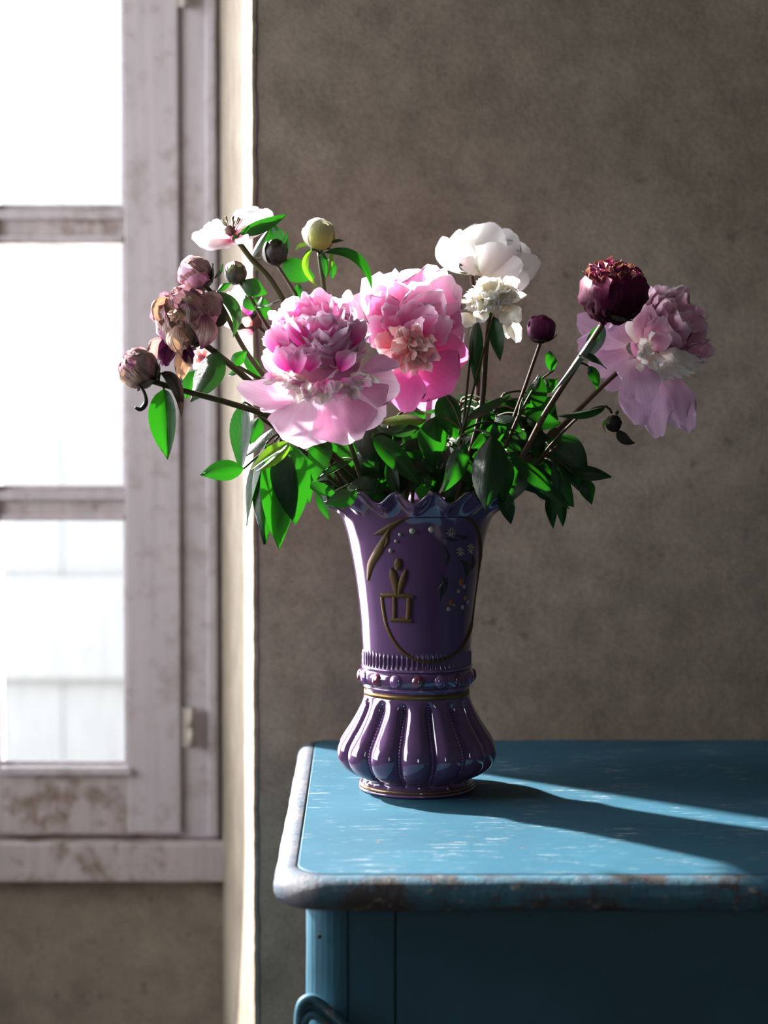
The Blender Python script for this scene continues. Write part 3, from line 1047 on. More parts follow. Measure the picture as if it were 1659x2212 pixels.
M['stem_red'] = m_stem('reddish_stem', (0.0611, 0.0361, 0.0222), (0.0888, 0.0527, 0.0305))
M['core'] = m_plain('flower_core', (0.50, 0.16, 0.28), 0.7)
M['core_cream'] = m_plain('pale_flower_core', (0.62, 0.55, 0.38), 0.7)
M['core_dark'] = m_plain('dark_flower_core', (0.05, 0.012, 0.02), 0.7)
M['core_brown'] = m_plain('brown_flower_core', (0.10, 0.05, 0.035), 0.7)
M['stamen'] = m_plain('stamen', (0.16, 0.11, 0.05), 0.6)


def blade_mesh(b, c, t, w, face, cup=0.0, fold=0.0, ruffle=0.0, kind='petal', twist=0.0, notch=0.0, curl=0.0, nv=9, nu=8, seed=0, waves=2.5, droop_tip=0.0):
    """surface along the curve b-c-t, w = full width, face = side it turns its concave face to"""
    b, c, t, face = Vector(b), Vector(c), Vector(t), Vector(face)
    L = (c - b).length + (t - c).length
    V, Fc, UV = [], [], []
    hw = w / 2
    rg = random.Random(seed)
    o1, o2 = rg.random() * 50, rg.random() * 50
    def cur(v):
        return b * (1 - v) ** 2 + c * (2 * v * (1 - v)) + t * v * v
    for i in range(nv + 1):
        v0 = i / nv
        for j in range(nu + 1):
            u = -1 + 2 * j / nu
            if kind == 'petal':
                edge = 1 - .30 * abs(u) ** 2.4 - notch * (.5 + .5 * noise.noise((u * 3.2 + o1, o2, 0))) - notch * .25 * max(0, 1 - abs(u) * 3.5) - notch * .35 * noise.noise((u * 7.5 + o2, o1, 3))
                v = v0 * edge
                wf = .26 + .74 * math.sin(min(1.0, v0 * 1.18) * PI / 2) ** 1.1
                if v0 > .86: wf *= 1 - .25 * ((v0 - .86) / .14) ** 2
            elif kind == 'strap':
                v = v0 * (1 - .12 * u * u - notch * abs(noise.noise((u * 4 + o1, o2, 0))))
                wf = .5 + .5 * math.sin(v0 * PI * .62)
            else:
                v = v0
                wf = max(.012, (math.sin(PI * min(1, v0 ** .82)) ** .85) * (1 - .18 * v0)) if 0 < v0 < 1 else .012
                wf *= 1.08
            p = cur(v)
            d = (cur(min(1, v + .02)) - cur(max(0, v - .02)))
            if d.length < 1e-9: d = t - b
            d.normalize()
            f = face - d * face.dot(d)
            if f.length < 1e-4: f = d.orthogonal()
            f.normalize()
            s1 = d.cross(f)
            tw = twist * v0
            if tw:
                f, s1 = f * math.cos(tw) + s1 * math.sin(tw), s1 * math.cos(tw) - f * math.sin(tw)
            x = u * hw * wf
            hgt = cup * hw * wf * u * u + fold * hw * wf * abs(u)
            if ruffle:
                a = v0 ** 1.6
                hgt += ruffle * hw * a * (.4 + .6 * abs(u)) * noise.noise((u * waves + o1, v0 * 2.2 + o2, 1.7)) * 1.6
                x += ruffle * hw * a * .35 * noise.noise((u * waves + o2, v0 * 2.0 + o1, 5.2))
                p = p + d * (ruffle * hw * .35 * a * noise.noise((u * waves * 1.7 + o1, o2, 9.1)))
            if curl:
                hgt += curl * L * max(0, v0 - .55) ** 2 * 2.2
            if fold and abs(fold) > .01:
                x *= 1 / math.sqrt(1 + fold * fold)
            V.append(p + s1 * x + f * hgt)
            UV.append((u * .5 + .5, v0))
    for i in range(nv):
        for j in range(nu):
            a = i * (nu + 1) + j
            Fc.append((a, a + 1, a + nu + 2, a + nu + 1))
    return V, Fc, UV


_seed = [0]


def blade(name, parent, b, c, t, w, mat, face=(0, -1, 0.1), **kw):
    _seed[0] += 1
    kw.setdefault('seed', _seed[0])
    V, Fc, UV = blade_mesh(b, c, t, w, face, **kw)
    return mesh(name, V, Fc, M[mat], parent, True, UV)


REG_ON[0] = True
register('vase', *VASE_BODY)


def leaf_geo(b, t, w, Y, dY=0.0, ctrl=None, bow=0.0, fold=.35, twist=0.0, face=None, ruffle=.12, seed=0):
    """leaf from photograph point b to t; Y depth at base, dY extra depth at tip; bow shifts the middle sideways (px)"""
    B, T = P(b[0], b[1], Y), P(t[0], t[1], Y + dY)
    if ctrl:
        Cc = P(ctrl[0], ctrl[1], Y + dY * .4 - .006)
    else:
        dx, dy = t[0] - b[0], t[1] - b[1]
        l_ = math.hypot(dx, dy)
        Cc = P((b[0] + t[0]) / 2 - dy / l_ * bow, (b[1] + t[1]) / 2 + dx / l_ * bow, Y + dY * .5 - .010)
    return blade_mesh(B, Cc, T, w * pxm(Y), face, fold=fold, ruffle=ruffle, kind='leaf', twist=twist, nv=12, nu=6, seed=seed), B


stems = {}


def flower(name, head, label, cat='flower', mat='stem', r=.0030, group=None, key=None, mouth=None):
    """cut stem: head = list of (px, py, Y) from the flower down to the vase mouth; runs on into the vase"""
    pts = [P(*h) for h in head]
    last = pts[-1]
    ax = Vector((VX, VY, 0))
    d = Vector((last.x - VX, last.y - VY, 0))
    d = d / max(.02, d.length)
    if d.length > 1: d.normalize()
    jr = rnd.uniform(.75, 1.05)
    m1 = Vector((VX, VY, zp(1088))) + d * .062 * jr
    m2 = Vector((VX, VY, zp(1250))) + d * .022 * jr
    m3 = Vector((VX, VY, zp(1470))) - d * .020 * jr
    m4 = Vector((VX, VY, zp(1660))) - d * .042 * jr
    if mouth: m1 = P(*mouth)
    e = empty(name, m4, label, cat, group or 'cut peonies in the purple vase')
    pend_stems.append((e, pts, m1, r, mat))
    return e


pend_stems, pend_leaves = [], []


def L(parent, b, t, w, Y, mat='leaf', st='stem', redraw=None, **kw):
    kw.setdefault('fold', .35)
    kw['face'] = kw.get('face') or (rnd.uniform(-.5, .3), -1, rnd.uniform(-.1, .6))
    if rnd.random() < .6: kw['fold'] = -kw['fold']
    pend_leaves.append((parent, b, t, w, Y, mat, st, redraw, kw))


def lay_out_stems():
    """give every stem its own place in the neck of the vase and part the stems where they would cross"""
    import numpy as np
    n_ = len(pend_stems)
    q = np.array([[m.x - VX, m.y - VY] for _, _, m, _, _ in pend_stems])
    q += np.array([[math.cos(i * 2.4), math.sin(i * 2.4)] for i in range(n_)]) * .002
    SEP, RM = .0140, .076
    for it in range(400):
        d = q[:, None, :] - q[None, :, :]
        l_ = np.linalg.norm(d, axis=2) + np.eye(n_)
        k_ = np.clip(SEP - l_, 0, None) * .5
        np.fill_diagonal(k_, 0)
        q = q + (d / l_[..., None] * k_[..., None]).sum(1) * .7
        rr = np.linalg.norm(q, axis=1)
        q = q * np.minimum(1, RM / np.maximum(rr, 1e-6))[:, None]
    curves = []
    for (e, pts, m, r, mat), (qx, qy) in zip(pend_stems, q):
        sl = [Vector((VX + qx * f_, VY + qy * f_, zp(py))) for py, f_ in ((1088, 1.0), (1200, .72), (1330, .585), (1460, .52), (1530, .465), (1655, .49))]
        c_ = catmull(pts + sl, 24)
        # even spacing
        out = [c_[0]]
        acc = 0.0
        for p0, p1 in zip(c_, c_[1:]):
            acc += (p1 - p0).length
            if acc >= .005:
                out.append(p1.copy()); acc = 0.0
        out.append(c_[-1].copy())
        curves.append(out)
    X = np.array([list(p) for c_ in curves for p in c_])
    sid = np.concatenate([[i] * len(c_) for i, c_ in enumerate(curves)])
    pos = np.concatenate([np.arange(len(c_)) for c_ in curves])
    rad = np.array([pend_stems[i][3] for i in sid]) * 1.05
    ends = np.cumsum([len(c_) for c_ in curves])
    free = np.where(X[:, 2] > zp(1330))[0]
    order = np.array([np.mean([p.y for p in c_[:len(c_) // 2]]) for c_ in curves])
    rank = np.argsort(np.argsort(order))
    rin = np.array([vase_r(z) for z in np.linspace(zp(1700), zp(1080), 300)])
    zin = np.linspace(zp(1700), zp(1080), 300)
    F_ = free
    sf, pf, rf = sid[F_], pos[F_], rad[F_]
    other = sf[:, None] != sf[None, :]
    Dm = rf[:, None] + rf[None, :] + .0022
    tie = np.sign(rank[sf][:, None] - rank[sf][None, :]) * .0015
    w_ = np.clip((pf - 1) / 5.0, 0, 1)[:, None]            # heads stay where the photograph has them
    for it in range(150):
        Xf = X[F_]
        d = Xf[:, None, :] - Xf[None, :, :]
        dist = np.sqrt((d ** 2).sum(2))
        near = other & (dist < Dm)
        if not near.any(): break
        ii, jj = np.where(near)
        v = d[ii, jj].copy()
        v[:, 1] = v[:, 1] * 2.2 + tie[ii, jj]
        v[:, [0, 2]] *= .55
        v /= np.linalg.norm(v, axis=1)[:, None] + 1e-9
        push = np.zeros_like(Xf)
        cnt = np.zeros(len(Xf))
        np.add.at(push, ii, v * (Dm[ii, jj] - dist[ii, jj])[:, None] * .6)
        np.add.at(cnt, ii, 1)
        push /= np.maximum(1, np.sqrt(cnt))[:, None]
        full = np.zeros_like(X)
        full[F_] = push * w_
        for _ in range(3):                                   # keep each stem a smooth curve
            sm_ = full.copy()
            ok = np.ones(len(X), bool)
            ok[0] = ok[-1] = False
            same_p = np.concatenate([[False], sid[1:] == sid[:-1]])
            same_n = np.concatenate([sid[1:] == sid[:-1], [False]])
            m_ = same_p & same_n
            idx = np.where(m_)[0]
            sm_[idx] = .5 * full[idx] + .25 * (full[idx - 1] + full[idx + 1])
            full = sm_
        X = X + full * 1.5
        inside = X[:, 2] < zp(1084)
        ra = np.hypot(X[:, 0] - VX, X[:, 1] - VY)
        lim = np.interp(X[:, 2], zin, rin) - .0085 - rad
        lim = np.minimum(lim, .088)
        f_ = np.where(inside, np.minimum(1, lim / np.maximum(ra, 1e-6)), 1)
        X[:, 0] = VX + (X[:, 0] - VX) * f_
        X[:, 1] = VY + (X[:, 1] - VY) * f_
    st_ = 0
    for (e, pts, m, r, mat), en in zip(pend_stems, ends):
        cur = [Vector(p) for p in X[st_:en]]
        st_ = en
        stems[e.name] = cur
        n2 = len(cur)
        V, Fc = tube(cur, [r * (.82 + .2 * min(1, i / 30)) * (1 - .3 * sm(zp(1300), zp(1480), p.z)) for i, p in enumerate(cur)], 8)
        mesh('stem', V, Fc, M[mat], e, True)


DEPTHS = [0, -.005, .005, -.010, .010, -.016, .016, -.023, .023, -.031, .031, -.040, .040]


def lay_out_leaves():
    """each leaf takes the nearest depth at which it cuts through no other stem, leaf, bloom or the vase; then its stalk"""
    for parent, b, t, w, Y, mat, st, redraw, kw in pend_leaves:
        best = None
        for attempt in range(30 if redraw else 1):
            if attempt:
                b, t, w, Y = redraw()
            _seed[0] += 1
            base = kw.get('dY', 0.0)
            for o_ in DEPTHS:
                for tip in (0, -.012, .012, -.026, .026):
                    k2 = dict(kw)
                    k2['dY'] = base + tip
                    (V, Fc, UV), B = leaf_geo(b, t, w, Y + o_, seed=_seed[0], **k2)
                    c_ = clashes(parent.name, V, Fc)
                    if best is None or c_ < best[0]: best = (c_, V, Fc, UV, B)
                    if best[0] == 0: break
                if best[0] == 0: break
            if best[0] == 0: break
        _, V, Fc, UV, B = best
        mesh('leaf', V, Fc, M[mat], parent, True, UV)
        # stalk
        cur = stems[parent.name]
        near = sorted(cur, key=lambda q_: (q_ - B).length + max(0, (q_.z - B.z)) * .6)
        if (near[0] - B).length < .004: continue
        bst = None
        for at in near[:1] + near[2:26:2] + near[26:60:5]:
            l_ = (at - B).length
            for off in ((0, 0, .12), (0, -.15, .05), (0, .15, .05), (.12, 0, 0), (-.12, 0, 0), (0, -.35, 0), (0, .35, 0), (0, 0, .4), (.35, 0, 0), (-.35, 0, 0), (0, 0, -.3)):
                mid = (at + B) / 2 + Vector(off) * l_
                pts = catmull([at, mid, B], 6)
                V, Fc = tube(pts, [.0012 * (1.25 - .4 * i / 12) for i in range(len(pts))], 6)
                c_ = clashes(parent.name, V, Fc)
                if bst is None or c_ < bst[0]: bst = (c_, V, Fc)
                if c_ == 0: break
            if bst[0] == 0: break
        mesh('leaf_stalk', bst[1], bst[2], M[st], parent, True)


def pet(parent, b, t, w, Y, dY, mat, bowY=0.0, ctrl=None, face=None, name='petal', **kw):
    """petal from photograph point b to t (width w px); tip lies dY deeper than the base; bowY pushes its middle"""
    B, T = P(b[0], b[1], Y), P(t[0], t[1], Y + dY)
    if ctrl: Cc = P(ctrl[0], ctrl[1], Y + dY / 2 + bowY)
    else: Cc = (B + T) / 2 + Vector((0, bowY, 0))
    kw.setdefault('cup', .25); kw.setdefault('ruffle', .22); kw.setdefault('notch', .08)
    return blade(name, parent, B, Cc, T, w * pxm(Y), mat, face or (0, -1, .15), **kw)


def ball(parent, px, py, Y, axis, Rpx, nbase, mats, th0=0, th1=100, wr=(.42, .62), sx=1.0, sz=1.0, seed=1, inner=.25, curl=(-.12, .22), jit=.16, notch=.12, ruffle=.42, length=(.86, 1.08), lean=.16, inc=0.0):
    """dense ball of petals that stand out from a centre; axis = way the flower faces"""
    rg = random.Random(seed)
    c = P(px, py, Y)
    ax = Vector(axis).normalized()
    a1 = ax.orthogonal().normalized()
    a2 = ax.cross(a1)
    Rm = Rpx * pxm(Y)
    z0, z1 = math.cos(math.radians(th0)), math.cos(math.radians(th1))
    for i in range(nbase):
        cz = z0 + (z1 - z0) * (i + .5) / nbase
        th = math.acos(max(-1, min(1, cz)))
        ph = i * 2.39996 + rg.uniform(-.25, .25)
        n_ = ax * math.cos(th) + (a1 * math.cos(ph) + a2 * math.sin(ph)) * math.sin(th)
        n_ = (n_ + Vector((rg.uniform(-jit, jit), rg.uniform(-jit, jit), rg.uniform(-jit, jit)))).normalized()
        rad = n_ - ax * n_.dot(ax)
        rad = rad.normalized() if rad.length > .05 else a1
        sc_ = lambda q: Vector((q.x * sx, q.y, q.z * sz))
        R_ = Rm * rg.uniform(*length)
        B = c + sc_(n_ * Rm * inner + rad * Rm * .02)
        T = c + sc_((n_ + ax * inc * math.sin(th)).normalized() * R_)
        out = rad * math.cos(th) - ax * math.sin(th)
        Cc = (B * .45 + T * .55) + out * Rm * rg.uniform(.3, 1.0) * lean
        fc = -out + Vector((rg.uniform(-.5, .5), rg.uniform(-.5, .5), rg.uniform(-.5, .5)))
        mk = mats(th, rg) if callable(mats) else mats
        blade('petal', parent, B, Cc, T, Rm * rg.uniform(*wr), mk, fc, cup=rg.uniform(.1, .55), ruffle=ruffle * rg.uniform(.6, 1.3), notch=notch * rg.uniform(.3, 1.6), curl=rg.uniform(*curl), nv=8, nu=7, waves=3.0)


def core(name, parent, px, py, Y, r1, r2, mat, seed=0, lump=.1, depth=None):
    c = P(px, py, Y)
    k_ = pxm(Y)
    V, Fc = [], []
    for i in range(15):
        ph = PI * i / 14
        for j in range(20):
            a = 2 * PI * j / 20
            d = Vector((math.sin(ph) * math.cos(a), math.sin(ph) * math.sin(a), math.cos(ph)))
            q = 1 + lump * noise.noise(d * 2.2 + Vector((seed * 3.1, 0, 0)))
            V.append(c + Vector((d.x * r1 * k_, d.y * (depth or r1) * k_, d.z * r2 * k_)) * q)
    for i in range(14):
        for j in range(20):
            a, b = i * 20 + j, i * 20 + (j + 1) % 20
            Fc.append((a, b, b + 20, a + 20))
    return mesh(name, V, Fc, M[mat], parent, True)


def wrap(parent, px, py, Y, Rpx, axis, layers, seed=0, crumple=.08, squash=1.0, name='petal', close=.95, start=.12):
    """closed bud: petals wrapped over a ball. layers = [(material, count, width_rad, reach 0..1, radius factor)]"""
    rg = random.Random(seed * 17 + 3)
    c = P(px, py, Y)
    ax = Vector(axis).normalized()
    a1 = ax.orthogonal().normalized()
    a2 = ax.cross(a1)
    R0 = Rpx * pxm(Y)
    for mat, cnt, wid, reach, rf in layers:
        for i in range(cnt):
            ph0 = 2 * PI * i / cnt + rg.uniform(-.3, .3)
            V, Fc, UV = [], [], []
            nv, nu = 10, 9
            o_ = rg.random() * 40
            rc = reach * rg.uniform(.9, 1.06)
            for a in range(nv + 1):
                v = a / nv
                for b in range(nu + 1):
                    u = -1 + 2 * b / nu
                    ve = v * (1 - .22 * u * u - .05 * noise.noise((u * 3 + o_, 0, 0)))
                    th = PI - (start * PI + ve * rc * PI * close)
                    ww = wid * (.35 + .65 * math.sin(min(1, v * 1.1) * PI * .62))
                    ph = ph0 + u * ww / 2 / max(.35, math.sin(th))
                    d = ax * math.cos(th) * squash + (a1 * math.cos(ph) + a2 * math.sin(ph)) * math.sin(th)
                    r = R0 * rf * (1 + .035 * (i % 3) / 2 + .03 * u * u * (1 if b % 2 else .6))
                    q = noise.noise(d * 3.0 + Vector((o_, seed, 0))) + .5 * noise.noise(d * 8 + Vector((seed, o_, 0)))
                    r *= 1 + crumple * q
                    if v > .8: r *= 1 + (.06 + crumple * .3) * (v - .8) / .2
                    V.append(c + d * r)
                    UV.append((u * .5 + .5, v))
            for a in range(nv):
                for b in range(nu):
                    k_ = a * (nu + 1) + b
                    Fc.append((k_, k_ + 1, k_ + nu + 2, k_ + nu + 1))
            mesh(name, V, Fc, M[mat], parent, True, UV)


def sepals(parent, px, py, Y, down, n_, Lpx, wpx, mat='sepal', spread=.8, seed=0, facing=None):
    """calyx: small green blades round the base of a flower; down = direction of the stem"""
    rg = random.Random(seed)
    c = P(px, py, Y)
    dn = Vector(down).normalized()
    a1 = dn.orthogonal().normalized()
    a2 = dn.cross(a1)
    k_ = pxm(Y)
    for i in range(n_):
        ph = 2 * PI * i / n_ + rg.uniform(-.3, .3)
        o_ = a1 * math.cos(ph) + a2 * math.sin(ph)
        l_ = Lpx * k_ * rg.uniform(.7, 1.25)
        B = c + o_ * .002
        Cc = c + o_ * l_ * .7 + dn * l_ * rg.uniform(-.25, .15)
        T = c + o_ * l_ * spread - dn * l_ * rg.uniform(.1, .8)
        blade('sepal', parent, B, Cc, T, wpx * k_ * rg.uniform(.8, 1.2), mat, -dn, kind='leaf', cup=.3, ruffle=.15, nv=7, nu=4)


# ---- 1 the big pale pink double peony in front
f1 = flower('peony_flower', [(705, 850, 1.640), (752, 950, 1.665), (786, 1050, 1.672)], 'largest bloom, a pale pink double peony with a skirt of wide rosy petals', mouth=(800, 1082, 1.672))
core('flower_core', f1, 690, 775, 1.635, 88, 88, 'core', 1, .1)
def f1m(th, rg):
    d = math.degrees(th)
    if d > 88: return 'p_cream' if rg.random() < .75 else 'p_ball'
    return 'p_ball_deep' if rg.random() < .26 else 'p_ball'
AX1 = (-.12, -.50, .86)
ball(f1, 690, 772, 1.640, AX1, 136, 40, f1m, 48, 100, (.55, .88), 1.03, 1.0, seed=11, jit=.16, length=(.84, 1.06), ruffle=.34, curl=(-.1, .2), notch=.16, lean=.42, inc=.5)
ball(f1, 690, 768, 1.638, AX1, 138, 40, f1m, 0, 70, (.46, .74), 1.03, 1.0, seed=12, ruffle=.42, jit=.22, length=(.86, 1.08), lean=.3, inc=.25)
ball(f1, 690, 775, 1.634, AX1, 118, 24, lambda th, rg: 'p_ball_deep' if rg.random() < .7 else 'p_ball', 10, 85, (.3, .5), 1.03, 1.0, seed=13, ruffle=.6, jit=.25, length=(.9, 1.15), inc=.3)
# loose magenta-hearted petals near the middle of the ball
for b, t, w, y in (((622, 800), (604, 748), 46, 1.590), ((640, 806), (650, 752), 44, 1.584), ((664, 800), (690, 762), 40, 1.584), ((612, 770), (585, 700), 54, 1.604), ((700, 735), (716, 672), 50, 1.596), ((650, 745), (632, 680), 54, 1.594), ((760, 745), (784, 690), 52, 1.606), ((735, 800), (764, 752), 46, 1.588)):
    pet(f1, b, t, w, y, .004, 'p_ball_deep', -.010, notch=.14, ruffle=.4, cup=.5, face=(rnd.uniform(-.3, .3), -1, .5), nv=9, nu=9, waves=2.6)
# cream collar under the ball
rgc = random.Random(8)
for i in range(58):
    a = math.radians(-176 + 172 * (i + rgc.uniform(0, 1)) / 58)
    k_ = rgc.uniform(.45, 1.0)
    cx, cy = 692 + 104 * k_ * math.cos(a), 806 - 44 * k_ * math.sin(a)
    l_ = rgc.uniform(26, 46)
    aa = a + rgc.uniform(-.6, .6)
    yy = 1.592 + .022 * (1 - abs(math.sin(a))) - .006 * k_
    pet(f1, (cx - 6 * math.cos(aa), cy + 4 * math.sin(aa)), (cx + l_ * math.cos(aa), cy - l_ * math.sin(aa) * .9), rgc.uniform(20, 38), yy, -.008 + rgc.uniform(-.014, .008), 'p_cream' if rgc.random() < .8 else 'p_ball', -.006, notch=.34, ruffle=.38, cup=rgc.uniform(-.1, .5), face=(rgc.uniform(-.4, .4), -1, rgc.uniform(.2, .9)), nv=7, nu=8, waves=3)
for b, t, w, y, dy, kw in (
        ((650, 862), (509, 828), 92, 1.600, .004, dict(ctrl=(580, 872), cup=.35, face=(.2, -.8, .6))),
        ((640, 868), (560, 888), 44, 1.605, .0, dict(cup=.3, face=(.1, -.7, .7))),
        ((672, 858), (640, 968), 158, 1.596, -.018, dict(bowY=-.018, cup=-.18, face=(0, -1, .55))),
        ((718, 850), (772, 958), 150, 1.592, -.016, dict(bowY=-.020, cup=-.2, face=(0, -1, .55))),
        ((745, 838), (832, 908), 150, 1.600, -.008, dict(bowY=-.016, cup=-.15, face=(.1, -1, .5))),
        ((760, 822), (866, 836), 120, 1.612, .0, dict(bowY=-.012, cup=.15, face=(.1, -1, .4))),
        ((778, 800), (866, 786), 56, 1.606, -.004, dict(bowY=-.012, cup=.4, face=(0, -.8, .7))),
        ((700, 790), (560, 770), 110, 1.660, .01, dict(bowY=.01)),
        ((700, 760), (620, 650), 120, 1.675, .012, dict(bowY=.01)),
        ((720, 760), (760, 640), 120, 1.675, .012, dict(bowY=.01))):
    kw.setdefault('ruffle', .16); kw.setdefault('notch', .06)
    pet(f1, b, t, w, y, dy, 'p_guard', nv=14, nu=14, waves=1.6, **kw)
for b, t, w in (((600, 690), (578, 672), 18), ((612, 690), (604, 665), 16), ((650, 660), (628, 640), 16), ((690, 660), (688, 620), 34), ((665, 665), (655, 628), 18), ((750, 660), (753, 624), 20), ((720, 660), (722, 640), 26)):
    pet(f1, b, t, w * 1.3, 1.645, -.004, 'p_ball', name='petal', notch=.05, ruffle=.2, nv=7, nu=5)

# ---- 2 pink and coral open peony behind it
f2 = flower('peony_flower', [(900, 790, 1.725), (905, 880, 1.735), (890, 990, 1.735)], 'bright pink peony with coral heart and crinkled salmon centre, touching the pale pink one', mouth=(880, 1085, 1.745))
core('flower_core', f2, 885, 745, 1.722, 42, 42, 'core', 2, .1)
for b, t, w, y, dy, mk in (
        ((870, 745), (760, 640), 78, 1.722, -.012, 'p_coral'), ((872, 740), (792, 588), 92, 1.735, .002, 'p_coral'), ((878, 735), (838, 572), 104, 1.742, .004, 'p_coral'),
        ((884, 735), (893, 565), 104, 1.745, .004, 'p_coral'), ((890, 735), (948, 562), 96, 1.745, .002, 'p_coral'), ((896, 738), (992, 598), 96, 1.740, -.002, 'p_coral'),
        ((900, 742), (1004, 652), 92, 1.732, -.006, 'p_coral'), ((905, 748), (1012, 705), 84, 1.726, -.006, 'p_coral'),
        ((866, 735), (812, 618), 70, 1.720, -.006, 'p_coral'), ((876, 730), (858, 606), 80, 1.724, -.004, 'p_coral'), ((884, 730), (918, 600), 78, 1.724, -.004, 'p_coral'),
        ((890, 732), (962, 625), 74, 1.720, -.008, 'p_coral'), ((868, 735), (832, 655), 60, 1.712, -.010, 'p_coral'), ((884, 735), (893, 640), 64, 1.712, -.008, 'p_coral'),
        ((892, 735), (942, 655), 60, 1.708, -.012, 'p_coral'), ((898, 742), (985, 690), 62, 1.706, -.012, 'p_coral'), ((862, 748), (800, 690), 70, 1.712, -.012, 'p_coral'),
        ((862, 752), (805, 735), 60, 1.706, -.010, 'p_salmon'), ((876, 742), (866, 690), 44, 1.702, -.012, 'p_coral'), ((890, 742), (918, 690), 44, 1.700, -.012, 'p_coral')):
    pet(f2, b, (t[0] + rnd.uniform(-8, 8), t[1] + rnd.uniform(-8, 10)), w * rnd.uniform(1.15, 1.5), y, dy, mk, .016, nv=11, nu=11, cup=rnd.uniform(.3, .75), ruffle=.34, notch=.09, waves=2.4, face=(rnd.uniform(-.4, .4), -1, rnd.uniform(-.1, .5)))
rg2 = random.Random(5)
for i in range(34):
    a = rg2.uniform(0, 2 * PI)
    l_ = rg2.uniform(28, 66)
    ox, oy = rg2.uniform(-28, 30), rg2.uniform(-26, 26)
    b = (888 + ox, 748 + oy)
    t = (888 + ox + l_ * .75 * math.cos(a), 752 + oy - l_ * .7 * math.sin(a))
    pet(f2, b, t, rg2.uniform(16, 36), 1.700, -.022 + rg2.uniform(-.012, .010), 'p_salmon' if rg2.random() < .8 else 'p_coral', -.008, notch=.3, ruffle=.6, nv=7, nu=6, cup=rg2.uniform(0, .6), waves=3.5)
for i in range(9):
    a = math.radians(-25 - 130 * i / 8)
    a += rg2.uniform(-.2, .2)
    k_ = rg2.uniform(64, 104)
    t = (890 + k_ * math.cos(a), 752 - k_ * math.sin(a) * .85)
    pet(f2, (888 + rg2.uniform(-14, 14), 748), t, rg2.uniform(22, 42), 1.698, -.012, 'p_salmon', -.010, notch=.25, ruffle=.4, nv=8, nu=5)
for b, t, w, y, dy, mk, kw in (
        ((872, 785), (880, 896), 92, 1.695, -.006, 'p_magenta', dict(bowY=-.014)), ((905, 780), (986, 838), 140, 1.712, -.004, 'p_magenta', dict(bowY=-.014)),
        ((890, 790), (935, 890), 110, 1.722, .004, 'p_magenta', dict(bowY=-.010)), ((912, 765), (1016, 764), 96, 1.722, .0, 'p_magenta', dict(bowY=-.012)),
        ((862, 780), (846, 868), 90, 1.705, .0, 'p_magenta', dict(bowY=-.010)), ((900, 770), (985, 800), 100, 1.730, .01, 'p_magenta', dict())):
    pet(f2, b, t, w, y, dy, mk, nv=12, nu=12, cup=-.12, ruffle=.2, notch=.06, waves=1.8, **kw)

# ---- 3 white peony at the back
f3 = flower('peony_flower', [(1018, 590, 1.83), (1030, 700, 1.83), (1030, 860, 1.815), (1000, 1000, 1.79)], 'white cupped peony tilted away towards the grey wall, highest of the white blooms', mat='stem_dark')
core('flower_core', f3, 1050, 568, 1.83, 40, 30, 'core_cream', 3)
for b, t, w, y, dy, kw in (
        ((1015, 588), (966, 508), 62, 1.815, .0, dict(ctrl=(952, 560), cup=.6)), ((1022, 585), (1002, 496), 66, 1.825, .0, dict(ctrl=(980, 540), cup=.6)),
        ((1032, 582), (1040, 484), 96, 1.830, .0, dict(ctrl=(1020, 530), cup=.5)), ((1045, 580), (1082, 488), 100, 1.825, -.01, dict(ctrl=(1050, 520), cup=.6)),
        ((1055, 580), (1112, 500), 92, 1.835, .0, dict(ctrl=(1085, 530), cup=.5)), ((1062, 585), (1142, 530), 86, 1.835, .0, dict(ctrl=(1110, 560), cup=.4)),
        ((1060, 592), (1166, 556), 84, 1.830, -.01, dict(ctrl=(1120, 590), cup=.3)), ((1058, 595), (1146, 606), 88, 1.825, -.015, dict(ctrl=(1100, 605), cup=-.2)),
        ((1040, 592), (1072, 520), 92, 1.805, -.014, dict(ctrl=(1070, 560), cup=-.5)), ((1050, 590), (1105, 530), 74, 1.808, -.012, dict(ctrl=(1090, 570), cup=-.4)),
        ((1030, 592), (1012, 528), 46, 1.798, -.012, dict(ctrl=(1005, 565), cup=-.4)), ((1060, 592), (1128, 560), 70, 1.805, -.010, dict(ctrl=(1095, 585), cup=-.35))):
    pet(f3, b, t, w, y, dy, 'p_white', nv=11, nu=10, ruffle=.16, notch=.05, waves=1.8, **kw)
sepals(f3, 1016, 590, 1.81, (.1, 0, -1), 5, 38, 24, 'sepal', 1.0, 3)

# ---- 4 ragged ivory peony in front of it
f4 = flower('peony_flower', [(1058, 672, 1.700), (1050, 760, 1.705), (1040, 880, 1.712), (1010, 1000, 1.720)], 'small ragged ivory peony losing its petals, just below the white cupped one', mat='stem_dark')
core('flower_core', f4, 1062, 645, 1.703, 26, 22, 'core_cream', 4)
ball(f4, 1058, 645, 1.703, (-.05, -.6, .8), 68, 44, 'p_ivory', 0, 105, (.5, .85), 1.0, .82, seed=41, ruffle=.65, notch=.3, inner=.15)
for b, t, w, y, dy in (((1085, 650), (1142, 634), 26, 1.70, 0), ((1092, 660), (1126, 700), 40, 1.695, -.01), ((1085, 675), (1104, 706), 34, 1.692, -.012), ((1098, 685), (1122, 744), 36, 1.70, .0),
                       ((1020, 680), (1000, 706), 40, 1.695, -.01), ((1040, 672), (1035, 700), 36, 1.69, -.01), ((1030, 700), (1014, 732), 14, 1.70, 0), ((1060, 640), (1080, 600), 44, 1.70, 0), ((1085, 632), (1122, 600), 44, 1.70, 0), ((1092, 690), (1098, 735), 22, 1.70, .005)):
    pet(f4, b, t, w, y, dy, 'p_ivory', -.006, nv=9, nu=7, cup=.3, ruffle=.4, notch=.14)
